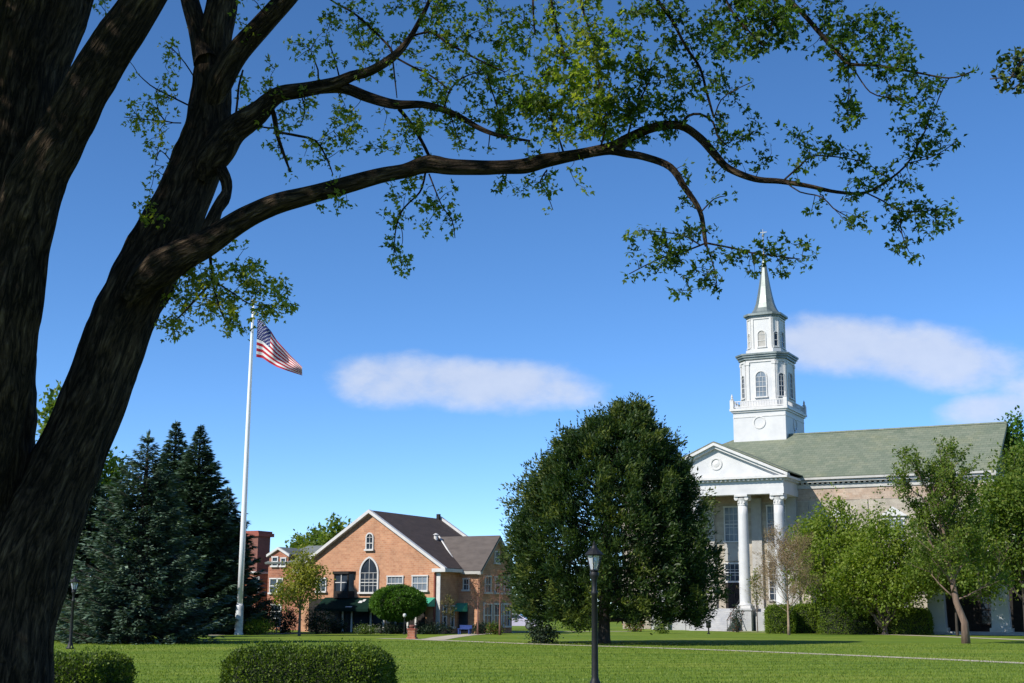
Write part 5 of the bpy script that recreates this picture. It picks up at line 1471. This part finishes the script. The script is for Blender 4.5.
            rings.append(ring - off); bk.append(np.stack([ca*r+seed_, sa*r, np.full(ns, s3[i])], 1))
        V = np.concatenate(rings); VV.append(V); BB.append(np.concatenate(bk))
        n = len(q); i0 = np.arange(n-1)[:, None]*ns + np.arange(ns)[None]; i1 = np.arange(n-1)[:, None]*ns + (np.arange(ns)[None]+1) % ns
        Fq = np.stack([i0, i1, i1+ns, i0+ns], -1).reshape(-1, 4) + nvt
        FF.append(Fq); nvt += len(V)
    def flush(name, mat):
        nonlocal nvt
        o = np_mesh(name, np.concatenate(VV), np.concatenate(FF), mat, root)
        a = o.data.attributes.new('bark', 'FLOAT_VECTOR', 'POINT'); a.data.foreach_set('vector', np.concatenate(BB).astype(np.float32).ravel())
        o.data.polygons.foreach_set('use_smooth', [True]*len(o.data.polygons))
        VV.clear(); FF.clear(); BB.clear(); nvt = 0
        return o
    thick = [([(a, b, c*(.935 if c > 20 else 1)) for a, b, c in pts], d0, d1) for pts, d0, d1 in thick]
    for pts, d0, d1 in thick[:-1]: add_branch(pts, d0, d1, True)
    flush('trunk', M['bark'])
    add_branch(*thick[-1], True); flush('dead_stub', M['bark'])
    thin = [([(a, b, c*.72) for a, b, c in pts], d0, d1) for pts, d0, d1 in thin]
    for pts, d0, d1 in thin: add_branch(pts, d0, d1, False)
    # procedural twigs growing from the skeleton into the leafy regions
    regs = [(395,18,70,24,44), (470,45,55,48,58), (480,100,58,32,48), (350,55,42,42,20), (300,72,35,30,12), (255,85,22,32,7), (305,135,42,28,20), (375,128,48,22,26), (440,140,38,18,12),
            (560,38,55,45,62), (590,85,58,42,100), (545,118,50,26,62), (640,60,55,50,62), (635,118,48,25,46), (698,55,32,40,22), (705,92,36,24,18), (748,24,45,30,92), (662,8,22,14,16),
            (828,26,48,26,36), (868,48,46,32,50), (848,108,9,20,12), (912,82,32,22,14), (930,112,18,28,10), (740,138,28,26,13), (792,150,26,22,10), (832,153,36,18,11), (920,145,34,18,13), (895,182,22,14,7), (922,214,36,20,18), (905,236,18,22,8), (845,205,34,24,13),
            (700,250,68,24,28), (772,256,40,18,14), (700,280,36,16,8), (648,245,24,26,9), (690,190,22,24,5), (240,298,46,34,66), (186,300,32,36,52), (228,266,34,20,11), (280,302,16,10,5),
            (410,212,32,32,17), (395,258,15,18,7), (442,205,18,26,6), (338,200,30,10,6), (150,112,26,18,16), (172,84,12,22,7), (160,150,16,26,9), (150,210,14,20,6), (172,52,14,14,4), (556,182,32,14,7), (510,184,28,10,5),
            (600,-45,260,38,90), (350,-40,120,35,25), (800,-30,90,25,25), (250,15,18,25,6), (10,6,10,10,3), (110,4,20,10,3)]
    tips = []
    for cx, cy, rx, ry, n in regs:
        n = int(n*1.18)
        a = rng.uniform(0, 2*PI, n); r = np.sqrt(rng.uniform(0, 1, n))*1.08
        big = 1.15 if (cx, cy) == (590,85) else 1.0
        for k in range(n): tips.append((cx+rx*r[k]*math.cos(a[k]), cy+ry*r[k]*math.sin(a[k]), big))
    S = np.array(skel); usable = S[S[:, 3] < 12]
    dist = [np.min(np.hypot(usable[:, 0]-t[0], usable[:, 1]-t[1])) for t in tips]
    order = np.argsort(dist)
    SK = [tuple(s) for s in usable]
    arr = np.array(SK); extra = []
    CL, CLd, CLs = [], [], []
    def put(p, d, s): CL.append(p); CLd.append(d); CLs.append(s)
    # clusters along the traced thin branches too
    for pts, d0, d1 in thin + [(thick[4][0][12:], 7.9, 7.6), (thick[7][0][26:], 8.3, 8.2), (thick[5][0][12:], 8.95, 8.9)]:
        q = resample(pts, 9); m_ = len(q)
        for i in range(m_):
            f = i/max(1, m_-1)
            if f > .35 and rng.uniform() < .30 + .4*f and q[i, 2] < 2.0:
                p = P(q[i, 0]+rng.normal()*3, q[i, 1]+rng.normal()*3, d0+(d1-d0)*f+rng.normal()*.05); put(p, runit(rng, 1)[0], 1.0)
    for oi in order:
        tx, ty, big = tips[oi]
        A_ = arr if not extra else np.concatenate([arr, np.array(extra)])
        dd = np.hypot(A_[:, 0]-tx, A_[:, 1]-ty)
        ok = np.argsort(dd)[:14]; ok = ok[dd[ok] > 5] if (dd[ok] > 5).any() else ok
        j = ok[min(int(abs(rng.normal())*3), len(ok)-1)]
        sx, sy, sd, sw = A_[j]; L_ = math.hypot(tx-sx, ty-sy)
        if L_ > 75: continue
        ed = sd + np.clip(rng.normal()*.28, -.6, .6)*min(1, L_/30)
        n = max(3, int(L_/8)+2); bend = rng.normal(size=2)*L_*.10
        w0 = min(max(.45, L_*.02), max(sw*.7, .4)); pl = []
        for i in range(n):
            t = i/(n-1); b_ = math.sin(t*PI)
            pl.append((sx+(tx-sx)*t+bend[0]*b_+rng.normal()*.6*(0 < i < n-1), sy+(ty-sy)*t+bend[1]*b_+rng.normal()*.6*(0 < i < n-1), w0*(1-.55*t)))
        add_branch(pl, sd, ed, False); skel_new = [(p[0], p[1], sd+(ed-sd)*i/(n-1), p[2]) for i, p in enumerate(pl)]
        extra.extend(skel_new[1:])
        dirv = P(tx, ty, ed) - P(sx, sy, sd); dirv = dirv/np.linalg.norm(dirv)
        put(P(tx, ty, ed), dirv, big)
        for i in range(1, n-1):
            if i/(n-1) > .3 and rng.uniform() < .62:
                s_ = skel_new[i]; put(P(s_[0]+rng.normal()*3.2, s_[1]+rng.normal()*3.2, s_[2]+rng.normal()*.04), norm((dirv+rng.normal(size=3)*.8)[None])[0], big)
    flush('twigs', M['bark'])
    # leaves: little three lobed fans in rosettes
    CL = np.array(CL); CLd = np.array(CLd); CLs = np.array(CLs); k = 8; n = len(CL)*k
    axis = norm(np.repeat(CLd, k, 0)*.55 + runit(rng, n) + np.array([0, 0, -.22])); nr = norm(runit(rng, n) + np.array([0, 0, .8]))
    C = np.repeat(CL, k, 0) + rng.normal(size=(n, 3))*.02 + axis*.012
    size = .035*rng.uniform(.55, 1.3, n)*np.repeat(CLs, k)
    side = norm(np.cross(axis, nr)); Vs = []; 
    for ang, ls in ((-.85, .72), (0, 1.0), (.85, .72)):
        ax2 = axis*math.cos(ang) + side*math.sin(ang)
        V, Fc = leaf_quads(C, ax2, nr, size*ls, size*.42); Vs.append(V)
    V = np.concatenate(Vs) - off; Fc = np.arange(len(V)).reshape(-1, 4)
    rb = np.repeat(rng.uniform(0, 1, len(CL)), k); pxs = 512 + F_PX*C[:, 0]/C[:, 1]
    r1 = np.clip(.5*rb + .5*rng.uniform(0, 1, n) + np.clip((450-pxs)/520, -.35, .5) + .5*np.exp(-((pxs-585)/55)**2), 0, 1)   # left and centre boughs lighter, right darker: sunlight painted into the leaf tone
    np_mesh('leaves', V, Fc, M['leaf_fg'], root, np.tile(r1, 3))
    # rest of the crown, above and to the left of the picture, which shades the trunks
    lob = [(-6.6, 6.3, 5.2, 2.3, 2.2, 1.9), (-8.4, 5.2, 6.4, 2.2, 2.2, 2.0), (-7.0, 7.6, 8.3, 3.6, 4.2, 3.4), (-5.6, 8.4, 10.2, 3.2, 3.6, 2.2), (-9.5, 6.5, 6.8, 2.8, 3.4, 2.6), (-5.5, 5.0, 7.6, 2.2, 2.4, 2.2), (-6.8, 9.5, 5.6, 2.0, 2.5, 1.8)]
    pts, d, idx = lobes_sample(rng, lob, 5000, .15)
    pts = pts[~in_frame(pts, 60)]
    pts = pts[np.linalg.norm(pts - CAM, axis=1) > 3.5]
    Cc, ax, nrm_, Ln, Wd, rn = clusters_to_leaves(rng, pts, 9, .16, .13)
    V, Fc = leaf_quads(Cc - off, ax, nrm_, Ln, Wd)
    np_mesh('crown', V, Fc, M['leaf_fg'], root, rn)
    mb = MB()
    for l in lob:
        s_ = P(100, -330, 9.2) if l[0] > -4 else P(60, -120, 9.2); e = np.array(l[:3])
        pth = curve(s_, e, (0, 0, .5), 9, rng); mb.tube([p-off for p in pth], list(np.linspace(.12, .03, 9)), 8)
        own = pts[np.linalg.norm((pts-e)/np.array(l[3:6]), axis=1) < 1.1]
        for q in own[:26]:
            c_ = curve(pth[rng.integers(3, 9)], q, rng.normal(size=3)*.2, 5); mid = np.array(c_)
            if in_frame(mid, 40).any(): continue
            mb.tube([p-off for p in c_], [.035, .03, .02, .014, .008], 5)
    mb.build('limbs', M['bark_dark'], root, True)
fg_tree()

# twig of a neighbouring tree reaching in at the right edge
def edge_twig():
    rng = np.random.default_rng(123); D = 8.0
    b0 = np.array([9.2, D+1.0, 0.0])
    root = empty('shade_tree', b0, 0, 'leafy twig reaching in from a tree beyond the right edge', 'tree')
    mb = MB(); trunk = [(b0[0], b0[1], 0), (b0[0]-.05, b0[1], 2.5), (b0[0]-.1, b0[1], 5.5), (b0[0], b0[1], 8)]
    O = np.array(b0); mb.tube([np.array(p)-O for p in trunk], [.2, .16, .12, .03], 12)
    lines = [[np.array([b0[0]-.08, b0[1], 4.4]), np.array([7.4, D+.6, 5.5]), P(1500, -10, D+.2), P(1300, -12, D), P(1140, 20, D), P(1080, 45, D), P(1040, 52, D), P(1022, 60, D), P(1008, 82, D)], [P(1045, 52, D), P(1018, 76, D), P(990, 79, D)], [P(1060, 48, D), P(1030, 75, D), P(1012, 90, D)]]
    cl = []
    for li, ln in enumerate(lines):
        mb.tube([p-O for p in ln], list(np.linspace(.07 if li == 0 else .008, .004, len(ln))), 6)
        for a, b_ in zip(ln[:-1], ln[1:]):
            for t in np.linspace(0, 1, 6): cl.append(a+(b_-a)*t+rng.normal(size=3)*.03)
    for _ in range(60): cl.append(P(rng.uniform(1000, 1060), rng.uniform(52, 92), D+rng.normal()*.1))
    mb.build('trunk', M['bark_dark'], root, True)
    far, d, _ = lobes_sample(rng, [(b0[0], b0[1], 7.5, 1.9, 1.9, 1.8), (b0[0]+.9, b0[1], 6, 1.6, 1.8, 1.5), (b0[0]-1.2, b0[1], 6.3, 1.4, 1.6, 1.2)], 1100, .2)
    far = far[~in_frame(far, 30)]
    cl = np.array(cl); C, ax, nr, Ln, Wd, rn = clusters_to_leaves(rng, np.concatenate([cl, far]), 6, .02, .045)
    V, Fc = leaf_quads(C-O, ax, nr, Ln, Wd); np_mesh('leaves', V, Fc, M['leaf_big'], root, rn)
edge_twig()
